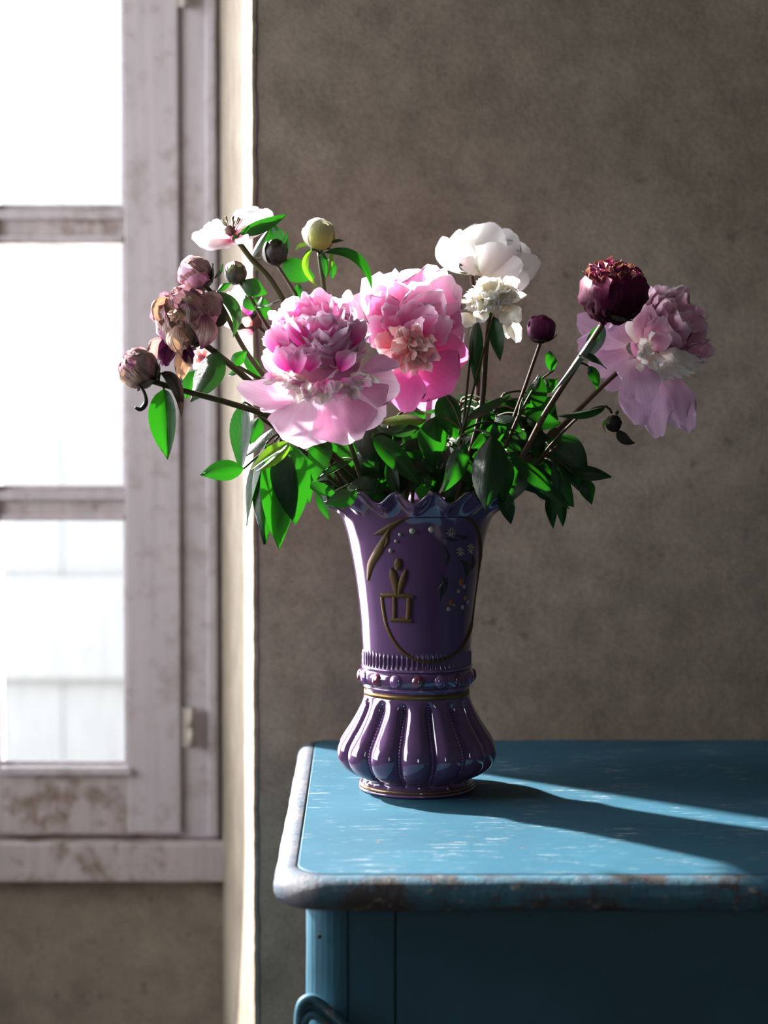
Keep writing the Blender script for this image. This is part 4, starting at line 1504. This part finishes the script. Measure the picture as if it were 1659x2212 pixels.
sepals(f4, 1050, 684, 1.698, (0, 0, -1), 5, 26, 18, 'leaf_lime', .4, 4)

# ---- 5 dark wine dried peony
f5 = flower('dried_peony', [(1308, 690, 1.668), (1250, 782, 1.680), (1180, 890, 1.692), (1110, 1010, 1.705)], 'dried dark wine red peony head with crusty top, in front of the mauve pink bloom', 'flower', mat='stem_red', r=.0034)
core('flower_core', f5, 1326, 636, 1.665, 60, 58, 'core_dark', 5, .2)
wrap(f5, 1326, 634, 1.665, 66, (.10, -.25, 1), [('p_wine', 6, 1.5, .80, .97), ('p_wine', 5, 1.7, .66, 1.03)], 5, .16, .92)
rg5 = random.Random(55)
for i in range(60):
    dx, dy = rg5.uniform(-58, 58), -rg5.uniform(22, 66)
    R5 = 69.0
    if dx * dx + dy * dy > R5 * R5: continue
    dd = math.sqrt(R5 * R5 - dx * dx - dy * dy) * rg5.choice((1, 1, 1, -.6))
    k5 = pxm(1.665)
    cc = P(1326, 634, 1.665)
    nn5 = Vector((dx, -dd, -dy * .95)).normalized()
    B = cc + nn5 * R5 * k5 * .92
    T = cc + nn5 * R5 * k5 * rg5.uniform(1.02, 1.14) + Vector((rg5.uniform(-.007, .007), rg5.uniform(-.004, .004), rg5.uniform(-.004, .004)))
    blade('petal', f5, B, (B + T) / 2 + Vector((rg5.uniform(-.004, .004), -.003, .002)), T, rg5.uniform(16, 32) * k5, 'p_winecrust', (rg5.uniform(-.6, .6), -1, rg5.uniform(-.2, 1)), cup=.4, ruffle=.9, notch=.3, nv=6, nu=6, waves=4)
sepals(f5, 1322, 692, 1.660, (-.3, 0, -1), 5, 56, 40, 'sepal_dark', 1.1, 5)
L(f5, (1296, 698), (1184, 858), 30, 1.676, 'leaf_grey', bow=-6, fold=.5, face=(-.7, -.6, .6), dY=.004)
L(f5, (1300, 700), (1262, 778), 40, 1.690, 'leaf', bow=-10, dY=.01)
L(f5, (1251, 768), (1311, 797), 32, 1.672, 'leaf_grey', bow=-6, face=(-.3, -.5, .9), fold=.3)
L(f5, (1270, 790), (1289, 842), 26, 1.685, 'leaf', bow=-10)

# ---- 6 mauve pink peony on the right
f6 = flower('peony_flower', [(1350, 790, 1.80), (1290, 845, 1.795), (1200, 935, 1.775), (1100, 1030, 1.75)], 'mauve pink peony with cream frill and drooping lilac petals behind the dried wine head', mat='stem_red', r=.0032)
core('flower_core', f6, 1420, 740, 1.80, 56, 58, 'core', 6)
def f6m(th, rg):
    return 'p_mauve' if rg.random() < .84 else 'p_cream'
AX6 = (.55, -.55, .50)
ball(f6, 1425, 728, 1.80, AX6, 112, 62, f6m, 0, 100, (.44, .72), 1.0, 1.08, seed=61, ruffle=.4, inc=.3, lean=.3)
ball(f6, 1418, 735, 1.80, AX6, 84, 26, lambda th, rg: 'p_cream' if rg.random() < .35 else 'p_mauve', 0, 80, (.36, .55), seed=62, ruffle=.5)
for b, t, w, y, dy, mk in (
        ((1425, 690), (1428, 608), 62, 1.80, .0, 'p_mauve'), ((1450, 690), (1482, 624), 30, 1.79, -.01, 'p_mauve'), ((1410, 690), (1402, 622), 54, 1.81, .0, 'p_mauve'),
        ((1470, 710), (1536, 702), 46, 1.79, .0, 'p_mauve'), ((1480, 750), (1552, 762), 40, 1.79, .0, 'p_mauve'), ((1470, 700), (1515, 665), 60, 1.80, .0, 'p_mauve'),
        ((1380, 740), (1372, 660), 60, 1.775, -.01, 'p_cream'), ((1388, 745), (1400, 650), 56, 1.765, -.01, 'p_mauve'), ((1395, 748), (1440, 680), 50, 1.755, -.01, 'p_mauve'), ((1398, 752), (1455, 722), 46, 1.750, -.012, 'p_mauve')):
    pet(f6, b, t, w, y, dy, mk, -.008, nv=10, nu=8, cup=.35, ruffle=.3, notch=.14)
rg6 = random.Random(66)
for i in range(34):
    a = math.radians(-8 - 84 * rg6.random())
    l_ = rg6.uniform(90, 150) * (1 if a > -1 else .82)
    b = (1398 + 26 * math.cos(a), 765 - 22 * math.sin(a))
    pet(f6, b, (1396 + l_ * math.cos(a), 752 - l_ * math.sin(a) * .80), rg6.uniform(22, 38), 1.760, rg6.uniform(-.014, .016), 'p_cream', -.014, notch=.3, ruffle=.7, cup=.2, nv=8, nu=7, waves=4)
for i in range(16):
    a = rg6.uniform(0, 2 * PI)
    ox, oy, l_ = rg6.uniform(-16, 16), rg6.uniform(-30, 34), rg6.uniform(18, 40)
    pet(f6, (1393 + ox, 755 + oy), (1393 + ox + l_ * math.cos(a), 757 + oy - l_ * math.sin(a)), rg6.uniform(14, 26), 1.745, -.014, 'p_cream', -.004, notch=.3, ruffle=.6, nv=6, nu=5)
for b, t, w, y, dy, kw in (
        ((1375, 785), (1382, 932), 92, 1.765, -.006, dict(bowY=-.016)), ((1395, 790), (1424, 956), 84, 1.775, .0, dict(bowY=-.012)), ((1430, 800), (1498, 938), 76, 1.785, .005, dict(bowY=-.010)),
        ((1440, 800), (1470, 930), 70, 1.780, .0, dict(bowY=-.010)), ((1365, 780), (1352, 830), 60, 1.76, -.012, dict(bowY=-.012)), ((1370, 775), (1400, 880), 80, 1.752, -.010, dict(bowY=-.016)),
        ((1355, 742), (1240, 680), 84, 1.812, .006, dict(bowY=.004)), ((1352, 752), (1238, 742), 74, 1.806, .0, dict(bowY=.004)), ((1355, 758), (1268, 802), 90, 1.806, .0, dict(bowY=-.006)),
        ((1358, 740), (1290, 690), 96, 1.790, -.006, dict(bowY=-.006)), ((1362, 765), (1310, 850), 60, 1.815, .01, dict()), ((1360, 740), (1345, 672), 80, 1.782, -.008, dict())):
    pet(f6, b, t, w, y, dy, 'p_lilac', nv=12, nu=11, cup=-.1, ruffle=.24, notch=.10, waves=2, **kw)

# ---- 7 small plum bud, 8 tiny hanging bud
f7 = flower('peony_bud', [(1168, 738, 1.745), (1150, 790, 1.745), (1118, 880, 1.74), (1070, 1000, 1.735)], 'small round plum coloured peony bud on a thin upright stem, below the white blooms', 'bud', mat='stem_dark', r=.0022)
core('flower_core', f7, 1169, 712, 1.745, 25, 26, 'core_dark', 7)
wrap(f7, 1169, 711, 1.745, 29, (.05, -.2, 1), [('p_plum', 5, 1.7, .9, .95), ('p_plum', 4, 1.9, .72, 1.02)], 7, .06)
sepals(f7, 1168, 738, 1.742, (0, 0, -1), 5, 34, 15, 'sepal_dark', 1.1, 7)
f8 = flower('peony_bud', [(1322, 893, 1.715), (1308, 878, 1.715), (1262, 892, 1.715), (1200, 950, 1.72), (1120, 1040, 1.725)], 'tiny dark withered bud hanging from a curved leaf beside the mauve pink bloom', 'bud', mat='stem_dark', r=.0016)
core('flower_core', f8, 1325, 914, 1.714, 15, 17, 'core_brown', 8)
wrap(f8, 1325, 914, 1.714, 17, (.1, -.2, -1), [('sepal_dark', 4, 2.0, .85, 1.0)], 8, .1)
blade('sepal', f8, P(1318, 905, 1.708), P(1294, 912, 1.704), P(1310, 936, 1.70), 7 * pxm(1.7), 'sepal', kind='leaf')
blade('sepal', f8, P(1330, 896, 1.712), P(1334, 890, 1.71), P(1336, 886, 1.71), 8 * pxm(1.7), 'sepal', kind='leaf')
blade('sepal', f8, P(1334, 928, 1.712), P(1346, 956, 1.708), P(1373, 957, 1.706), 24 * pxm(1.7), 'leaf_dry', kind='leaf', twist=.8)
L(f8, (1309, 878), (1202, 898), 30, 1.710, 'leaf', bow=-7, fold=.5, face=(-.1, -.7, .7))

# ---- 9 green bud
f9 = flower('peony_bud', [(689, 545, 1.745), (697, 600, 1.745), (712, 690, 1.75), (780, 850, 1.765), (840, 1000, 1.76)], 'round pale green closed bud standing upright above the pale pink bloom', 'bud', mat='stem', r=.0030)
core('flower_core', f9, 687, 506, 1.745, 29, 29, 'core_cream', 9, .02)
wrap(f9, 687, 506, 1.745, 33, (0, -.1, 1), [('p_white', 3, 2.6, .98, .97), ('p_budgreen', 3, 1.5, .6, .985)], 9, .01)
wrap(f9, 692, 508, 1.742, 32.5, (.25, -.3, 1), [('p_budlime', 3, 1.7, .9, 1.0)], 19, .01)
sepals(f9, 688, 536, 1.743, (0, 0, -1), 4, 22, 24, 'sepal', 1.0, 9)
blade('sepal', f9, P(664, 530, 1.74), P(646, 524, 1.738), P(638, 543, 1.735), 9 * pxm(1.74), 'sepal', kind='leaf')
blade('sepal', f9, P(716, 524, 1.74), P(728, 518, 1.738), P(743, 520, 1.735), 8 * pxm(1.74), 'sepal', kind='leaf')
L(f9, (700, 546), (803, 626), 32, 1.735, 'leaf', ctrl=(788, 540), fold=.55, dY=-.01, face=(.2, -.8, .5))
L(f9, (674, 540), (690, 622), 16, 1.735, 'leaf_lime', ctrl=(636, 580), fold=.4)
L(f9, (672, 538), (662, 590), 14, 1.740, 'leaf', ctrl=(650, 560), fold=.4)
L(f9, (694, 541), (703, 604), 16, 1.738, 'leaf', bow=-6)
L(f9, (713, 537), (700, 604), 15, 1.742, 'leaf_lime', bow=-10)
L(f9, (714, 560), (716, 605), 20, 1.755, 'leaf', bow=-6)

# ---- 10 open pale flower at top left, seen from the side
f10 = flower('peony_flower', [(512, 518, 1.70), (545, 562, 1.705), (588, 610, 1.71), (650, 720, 1.725), (740, 900, 1.74), (800, 1010, 1.74)], 'open pale pink flower with few petals and bare dark centre, tallest at the window side', mat='stem', r=.0036)
for b, t, w, y, dy, kw in (
        ((500, 520), (408, 508), 62, 1.69, -.02, dict(ctrl=(450, 525), face=(-.1, -1, .35), cup=.4)), ((498, 514), (432, 488), 60, 1.705, .01, dict(ctrl=(462, 508), face=(0, -1, .2), cup=.5)),
        ((500, 514), (462, 482), 50, 1.71, .01, dict(ctrl=(478, 505), face=(0, -1, .2), cup=.4)),
        ((508, 512), (590, 448), 66, 1.70, .0, dict(ctrl=(550, 500), face=(-.2, -1, .2), cup=.5)), ((506, 508), (566, 444), 66, 1.715, .02, dict(ctrl=(530, 490), face=(-.2, -1, .2), cup=.4)),
        ((508, 508), (536, 464), 48, 1.72, .02, dict(face=(-.2, -1, .2), cup=.3)),
        ((500, 520), (452, 534), 48, 1.68, -.02, dict(ctrl=(470, 535), face=(0, -.7, .6), cup=.2)), ((505, 520), (536, 524), 44, 1.685, -.02, dict(face=(0, -.7, .6)))):
    pet(f10, b, t, w, y, dy, 'p_pale', nv=10, nu=8, ruffle=.28, notch=.1, **kw)
core('flower_core', f10, 497, 498, 1.70, 12, 12, 'core_brown', 10, .3)
for i in range(16):
    a = rnd.uniform(0, 2 * PI)
    B = P(500, 506, 1.70)
    T = B + Vector((math.cos(a) * .010, math.sin(a) * .010, .012 + rnd.uniform(0, .006)))
    V, Fc = tube([B, (B + T) / 2, T], [.0005, .0005, .0011], 5)
    mesh('stamen', V, Fc, M['stamen'], f10, True)
L(f10, (517, 505), (620, 462), 30, 1.69, 'leaf', bow=7, fold=.3, face=(-.2, -.9, -.3))
sepals(f10, 510, 524, 1.705, (.5, 0, -.8), 5, 22, 14, 'sepal', 1.0, 10)

# ---- 11 dark bud with a bright leaf, 12-13 buds on the left
f11 = flower('peony_bud', [(600, 575, 1.79), (640, 640, 1.79), (720, 800, 1.785), (820, 990, 1.77)], 'small dark withered bud leaning against a bright green leaf, left of the pale green bud', 'bud', mat='stem_dark', r=.0022)
core('flower_core', f11, 594, 546, 1.79, 24, 26, 'core_brown', 11, .2)
wrap(f11, 594, 546, 1.79, 26, (-.3, -.1, 1), [('sepal_dark', 5, 1.6, .8, 1.02)], 11, .1)
L(f11, (600, 560), (588, 484), 62, 1.80, 'leaf', bow=4, fold=.15, face=(-.3, -1, .2))
L(f11, (612, 566), (622, 500), 16, 1.785, 'leaf', bow=-6)
L(f11, (540, 560), (583, 490), 24, 1.80, 'leaf_grey', bow=-6, face=(-.6, -.6, .5))
L(f11, (612, 566), (680, 600), 52, 1.80, 'leaf', bow=8, fold=.15)
L(f11, (650, 652), (645, 612), 24, 1.795, 'leaf', bow=-4)

f12 = flower('peony_bud', [(444, 618, 1.665), (478, 660, 1.675), (535, 765, 1.69), (640, 900, 1.70), (740, 1010, 1.705)], 'round wilted pink bud resting on top of the big brown withered bloom', 'bud', mat='stem', r=.0030)
core('flower_core', f12, 423, 592, 1.665, 33, 30, 'core', 12, .1)
wrap(f12, 423, 592, 1.665, 37, (-.8, -.35, .35), [('p_wilt', 4, 2.2, .92, .96), ('p_wilt', 3, 1.8, .75, 1.02), ('p_guard', 2, 1.4, .85, 1.03)], 12, .10, .92)
wrap(f12, 423, 592, 1.665, 38, (-.8, -.35, .35), [('sepal_dark', 4, 1.1, .36, 1.08)], 112, .04, .92, name='sepal', start=.02)
blade('sepal', f12, P(462, 602, 1.655), P(480, 588, 1.65), P(482, 568, 1.648), 8 * pxm(1.65), 'leaf_grey', kind='leaf')
L(f12, (463, 630), (503, 730), 32, 1.66, 'leaf_grey', ctrl=(532, 648), fold=.45, dY=-.006)
L(f12, (470, 628), (500, 611), 18, 1.68, 'leaf', bow=-5)

f13 = flower('peony_bud', [(517, 608, 1.74), (545, 650, 1.74), (600, 740, 1.745), (720, 900, 1.75), (800, 1010, 1.75)], 'small brownish green bud with a rosy side, between the wilted bloom and the window edge', 'bud', mat='stem_dark', r=.0022)
core('flower_core', f13, 509, 591, 1.74, 20, 22, 'core_brown', 13, .1)
wrap(f13, 509, 591, 1.74, 23, (-.3, -.2, 1), [('p_wilt', 3, 2.0, .95, .97), ('sepal', 3, 1.6, .7, 1.02), ('sepal_dark', 2, 1.2, .9, 1.05)], 13, .05)
L(f13, (524, 606), (577, 634), 42, 1.735, 'leaf', bow=5, fold=.3)
L(f13, (530, 640), (560, 668), 36, 1.745, 'leaf', bow=4)
L(f13, (553, 664), (612, 643), 14, 1.73, 'leaf_grey', bow=5, face=(-.2, -.5, 1))

# ---- 14 big wilted bloom
f14 = flower('wilted_peony', [(430, 735, 1.645), (478, 772, 1.655), (540, 825, 1.67), (660, 940, 1.69), (740, 1020, 1.70)], 'large withered tan and purple peony with crumpled drooping petals, nearest the window panes', 'flower', mat='stem', r=.0040)
core('flower_core', f14, 402, 688, 1.645, 52, 52, 'core_brown', 14, .25)
wrap(f14, 402, 688, 1.645, 60, (-.5, -.45, .75), [('p_wilt', 6, 1.5, .92, .94), ('p_tan', 3, 1.5, .72, 1.0), ('p_wilt', 4, 1.3, .82, 1.06)], 14, .20, .98)
for b, t, w, y, dy, mk, kw in (
        ((412, 690), (408, 772), 56, 1.62, -.006, 'p_tan', dict(ctrl=(360, 730), cup=-.4)), ((440, 680), (432, 760), 50, 1.615, -.002, 'p_wilt', dict(ctrl=(455, 720), cup=-.3)),
        ((380, 720), (360, 800), 44, 1.635, -.004, 'p_plum', dict(ctrl=(352, 760))), ((395, 740), (384, 828), 38, 1.63, -.004, 'p_tan', dict(ctrl=(400, 790))),
        ((372, 738), (338, 790), 52, 1.645, .0, 'p_wilt', dict(ctrl=(330, 750))), ((398, 740), (416, 795), 30, 1.632, .0, 'p_plum', dict()), ((370, 650), (345, 700), 50, 1.625, -.004, 'p_tan', dict(ctrl=(340, 660))),
        ((400, 650), (360, 635), 40, 1.64, .0, 'p_wilt', dict()), ((420, 660), (440, 630), 50, 1.635, .0, 'p_tan', dict(ctrl=(440, 640))), ((390, 665), (372, 700), 40, 1.612, -.006, 'p_tan', dict(cup=-.3)),
        ((425, 650), (462, 690), 70, 1.625, .0, 'p_wilt', dict(ctrl=(458, 650), cup=-.3)), ((405, 655), (410, 710), 60, 1.612, -.004, 'p_wilt', dict(ctrl=(400, 670), cup=-.4)),
        ((385, 705), (392, 760), 52, 1.612, -.006, 'p_tan', dict(ctrl=(372, 735), cup=-.4))):
    pet(f14, b, t, w, y, dy, mk, -.010 if 'ctrl' not in kw else 0.0, nv=11, nu=9, ruffle=.5, notch=.2, waves=3, **kw)
sepals(f14, 440, 735, 1.64, (.8, 0, -.5), 5, 42, 34, 'sepal_dark', .9, 14)
blade('sepal', f14, P(462, 660, 1.65), P(486, 690, 1.65), P(468, 706, 1.645), 36 * pxm(1.65), 'sepal_dark', kind='leaf')
L(f14, (468, 756), (412, 868), 74, 1.648, 'leaf_grey', bow=-8, fold=.28, dY=-.012, face=(-.3, -1, .5))
L(f14, (430, 800), (402, 862), 46, 1.665, 'leaf', bow=6)
L(f14, (500, 790), (535, 758), 30, 1.68, 'leaf', bow=-4)

# ---- 15 leftmost wilted bud
f15 = flower('wilted_peony', [(330, 824, 1.60), (400, 845, 1.61), (500, 872, 1.625), (600, 908, 1.645), (720, 985, 1.665)], 'round wilted mauve bud on a long sideways stem with one leaf hanging below it', 'bud', mat='stem', r=.0034)
core('flower_core', f15, 300, 797, 1.60, 36, 36, 'core', 15, .15)
wrap(f15, 300, 797, 1.60, 41, (-.7, -.35, .6), [('p_wilt', 5, 1.7, .92, .97), ('p_wilt', 4, 1.6, .8, 1.02), ('p_tan', 1, 1.5, .7, 1.04)], 15, .10, .95)
wrap(f15, 300, 797, 1.60, 42, (-.7, -.35, .6), [('sepal_dark', 4, 1.2, .38, 1.08)], 115, .05, .95, name='sepal', start=.02)
_p = catmull([P(*q) for q in ((300, 830, 1.592), (312, 850, 1.588), (315, 870, 1.586), (304, 884, 1.584), (291, 880, 1.582))], 5)
V, Fc = tube(_p, [.0014, .0015, .0016, .0018, .002, .002, .002, .0022, .0022, .0024, .0024, .0026, .0026, .0026, .0024, .0022, .0022, .002, .0018, .0016, .001], 7)
mesh('sepal', V, Fc, M['leaf_dry'], f15, True)
L(f15, (346, 806), (392, 902), 34, 1.592, 'leaf_dry', ctrl=(392, 805), fold=.5, face=(.3, -.9, .2))
L(f15, (354, 840), (361, 992), 74, 1.600, 'leaf', bow=-3, fold=.65, ruffle=.25, dY=-.006, face=(-.2, -1, .1))

# ---- 16 half hidden spent pink flower behind, 17 coral spent flower
f16 = flower('peony_flower', [(548, 695, 1.80), (590, 740, 1.80), (680, 860, 1.79), (780, 1000, 1.78)], 'spent pink flower with a dark calyx half hidden behind the pale pink bloom', mat='stem_dark', r=.0024)
core('flower_core', f16, 540, 690, 1.80, 26, 28, 'core_brown', 16, .2)
for b, t, w, y, dy, mk in (((520, 665), (510, 612), 34, 1.79, 0, 'p_pale'), ((515, 668), (490, 628), 16, 1.79, 0, 'p_pale'), ((540, 680), (530, 645), 28, 1.785, -.01, 'p_ball_deep'), ((530, 690), (478, 660), 40, 1.80, 0, 'p_pale'),
                           ((535, 705), (482, 700), 26, 1.80, 0, 'p_pale'), ((545, 715), (512, 736), 30, 1.79, 0, 'p_pale'), ((545, 700), (522, 690), 24, 1.78, -.01, 'p_salmon')):
    pet(f16, b, t, w, y, dy, mk, -.006, nv=8, nu=6, ruffle=.3)
sepals(f16, 545, 700, 1.80, (.6, 0, -.6), 5, 44, 34, 'sepal_dark', 1.0, 16)
L(f16, (556, 690), (566, 640), 44, 1.81, 'leaf', bow=6)
f17 = flower('peony_flower', [(445, 775, 1.74), (520, 795, 1.74), (640, 880, 1.745), (770, 1010, 1.75)], 'small coral pink spent flower peeping out behind the withered tan bloom', mat='stem', r=.0024)
core('flower_core', f17, 432, 772, 1.74, 10, 10, 'core', 17, .2)
for b, t, w in (((440, 775), (408, 766), 30), ((438, 772), (432, 742), 30), ((440, 774), (462, 752), 26), ((438, 778), (416, 796), 26)):
    pet(f17, b, t, w, 1.738, 0, 'p_salmon', -.006, nv=7, nu=6, ruffle=.35)
L(f17, (520, 795), (492, 812), 14, 1.738, 'leaf', bow=-3)
L(f17, (560, 815), (518, 760), 30, 1.745, 'leaf', bow=5)

# ---- leafy side shoots that make up the dark green mass above the rim
NL = 'leafy peony shoot '
def shoot(head, label, mat='stem_dark', r=.0024, mouth=None):
    return flower('leafy_shoot', head, label, 'foliage', mat=mat, r=r, mouth=mouth, group='leafy shoots in the purple vase')
sA = shoot([(560, 900, 1.655), (640, 960, 1.665), (710, 1030, 1.675)], 'leafy shoot whose long leaves hang over the rim on the window side of the vase', 'stem', mouth=(745, 1085, 1.69))
L(sA, (527, 868), (519, 1020), 66, 1.645, 'leaf', bow=-3, fold=.3, face=(-.6, -.8, .2))
L(sA, (527, 1012), (432, 1026), 50, 1.65, 'leaf', bow=9, fold=.25, face=(-.2, -1, .3), dY=-.01)
L(sA, (575, 958), (572, 1176), 74, 1.645, 'leaf', bow=14, fold=.5, face=(-.35, -1, .1), ruffle=.25)
L(sA, (592, 955), (532, 1135), 60, 1.66, 'leaf_grey', bow=12, fold=.5, face=(-.8, -.5, .4))
L(sA, (598, 962), (604, 1187), 82, 1.635, 'leaf', bow=4, fold=.25, face=(.3, -1, .1))
L(sA, (618, 955), (638, 1134), 92, 1.630, 'leaf', bow=-8, fold=.22, face=(.3, -1, .2))
L(sA, (624, 955), (541, 1016), 32, 1.615, 'leaf_lime', bow=5, fold=.5, face=(-.1, -.7, .7))
L(sA, (628, 958), (553, 1018), 26, 1.612, 'leaf_lime', bow=-6, fold=.5, face=(.2, -.7, .7))
L(sA, (560, 900), (540, 960), 40, 1.665, 'leaf', bow=4)
L(sA, (590, 925), (530, 985), 40, 1.67, 'leaf_grey', bow=6, face=(-.5, -.6, .7))
sB = shoot([(690, 930, 1.68), (715, 1000, 1.685), (740, 1050, 1.69)], 'leafy shoot with glossy leaves directly beneath the pale pink bloom', 'stem_dark', mouth=(760, 1090, 1.70))
L(sB, (702, 938), (680, 1042), 54, 1.668, 'leaf', bow=6, fold=.3)
L(sB, (765, 992), (668, 1046), 26, 1.664, 'leaf', bow=-5, fold=.5, face=(0, -.5, .9))
L(sB, (664, 1046), (732, 1078), 26, 1.655, 'leaf', bow=-8, fold=.3)
L(sB, (742, 940), (768, 1040), 46, 1.69, 'leaf', bow=4)
L(sB, (660, 975), (668, 1090), 44, 1.69, 'leaf', bow=8, fold=.3)
L(sB, (690, 1050), (712, 1124), 28, 1.70, 'leaf', bow=5)
sC = shoot([(840, 920, 1.695), (850, 1000, 1.70), (858, 1060, 1.705)], 'leafy shoot with a yellowing leaf under the bright pink bloom', 'stem_dark', mouth=(862, 1090, 1.71))
L(sC, (805, 942), (908, 1048), 52, 1.672, 'leaf', bow=-8, fold=.35)
L(sC, (842, 992), (862, 1080), 34, 1.672, 'leaf', bow=4, fold=.5)
L(sC, (920, 908), (818, 912), 46, 1.690, 'leaf_lime', bow=9, fold=.2, face=(-.1, -.6, .7))
L(sC, (905, 925), (822, 930), 30, 1.680, 'leaf_grey', bow=-5)
L(sC, (900, 880), (916, 925), 40, 1.72, 'leaf', bow=3)
sD = shoot([(1000, 930, 1.69), (985, 1000, 1.695), (965, 1055, 1.70)], 'leafy shoot with broad upright leaves at the middle of the vase rim', 'stem_dark', mouth=(950, 1090, 1.71))
L(sD, (1003, 955), (957, 1064), 50, 1.668, 'leaf', bow=-8, fold=.4)
L(sD, (1064, 940), (1048, 1104), 86, 1.655, 'leaf', bow=6, fold=.35, dY=-.012, face=(-.35, -1, .2))
L(sD, (1005, 908), (1104, 852), 28, 1.70, 'leaf_grey', bow=5, fold=.3, face=(0, -.8, .6))
L(sD, (1030, 690), (1030, 838), 34, 1.695, 'leaf', bow=6, fold=.2)
L(sD, (1066, 684), (1080, 780), 36, 1.70, 'leaf', bow=-4, fold=.2)
L(sD, (960, 850), (985, 950), 60, 1.71, 'leaf', bow=4)
L(sD, (940, 900), (935, 1010), 70, 1.705, 'leaf', bow=4)
L(sD, (1094, 918), (1040, 938), 30, 1.705, 'leaf', bow=-5, fold=.2)
sE = shoot([(1120, 900, 1.70), (1080, 990, 1.70), (1040, 1060, 1.70)], 'leafy shoot with one long leaf slanting past the rim below the dried wine head', 'stem_dark', mouth=(1010, 1092, 1.71))
L(sE, (1102, 982), (1230, 1100), 40, 1.655, 'leaf', bow=-5, fold=.3, dY=-.01, face=(.1, -.9, .5))
L(sE, (1082, 1058), (1104, 1132), 38, 1.66, 'leaf', bow=-4)
L(sE, (1140, 1000), (1094, 1090), 60, 1.675, 'leaf', bow=6)
L(sE, (1130, 860), (1156, 876), 30, 1.715, 'leaf', bow=4)
L(sE, (1148, 880), (1164, 808), 48, 1.715, 'leaf', bow=8, fold=.15, face=(-.4, -1, .2))
L(sE, (1170, 840), (1204, 818), 36, 1.73, 'leaf', bow=4)
L(sE, (1196, 800), (1188, 758), 30, 1.735, 'leaf', bow=-8)
sF = shoot([(1210, 960, 1.73), (1150, 1010, 1.725), (1090, 1060, 1.72)], 'dark leafy shoot drooping past the rim on the wall side of the vase', 'stem_dark', mouth=(1060, 1090, 1.73))
L(sF, (1180, 955), (1270, 1030), 90, 1.735, 'leaf', bow=-8, fold=.15)
L(sF, (1235, 1020), (1322, 1031), 34, 1.715, 'leaf', bow=-5, fold=.25)
L(sF, (1262, 1030), (1278, 1090), 40, 1.725, 'leaf', bow=-4)
L(sF, (1196, 1000), (1206, 1082), 26, 1.700, 'leaf', bow=-6, fold=.4)
L(sF, (1188, 1060), (1195, 1142), 30, 1.715, 'leaf', bow=3)
L(sF, (1208, 1062), (1216, 1138), 26, 1.72, 'leaf', bow=-3)
L(sF, (1150, 1010), (1240, 1095), 80, 1.735, 'leaf', bow=-6, fold=.2)
L(sF, (1215, 970), (1250, 1060), 60, 1.745, 'leaf', bow=-5)
L(sF, (1120, 1010), (1170, 1070), 60, 1.73, 'leaf', bow=-5)
# inner shoots: the crowded shaded leaves round and behind the stems
rgs = random.Random(21)
for k_, (hx, hy, hy2, lab) in enumerate((
        (760, 900, 1.76, 'inner leafy shoot of shaded leaves behind the pale pink bloom'), (880, 900, 1.78, 'inner leafy shoot of shaded leaves behind the bright pink bloom'),
        (1000, 860, 1.77, 'inner leafy shoot of shaded leaves below the ragged ivory bloom'), (1090, 850, 1.78, 'inner leafy shoot of shaded leaves round the plum bud stem'),
        (650, 930, 1.74, 'inner leafy shoot of shaded leaves at the window side of the rim'), (1140, 920, 1.76, 'inner leafy shoot of shaded leaves behind the slanting long leaf'))):
    sh = shoot([(hx, hy, hy2), (hx * .6 + 900 * .4, 985, hy2 - .005), (hx * .35 + 900 * .65, 1050, hy2 - .01)], lab)
    def draw(hx=hx, hy=hy, hy2=hy2):
        a = rgs.uniform(0, 2 * PI)
        bx, by = hx + rgs.uniform(-70, 70), hy + rgs.uniform(0, 130)
        bx = bx + (900 - bx) * max(0, (by - 930) / 220)
        l_ = rgs.uniform(64, 120)
        tx, ty = bx + l_ * math.cos(a) * .75, min(by + abs(l_ * math.sin(a)) * .8 + 10, 1085)
        return (bx, by), (tx, ty), rgs.uniform(40, 72), hy2 + rgs.uniform(-.06, .06)
    for i in range(26):
        b_, t_, w_, y_ = draw()
        L(sh, b_, t_, w_, y_, rgs.choice(['leaf', 'leaf', 'leaf', 'leaf', 'leaf_grey']), bow=rgs.uniform(-9, 9), dY=rgs.uniform(-.03, .03), fold=.3, redraw=draw)
lay_out_stems()
lay_out_leaves()
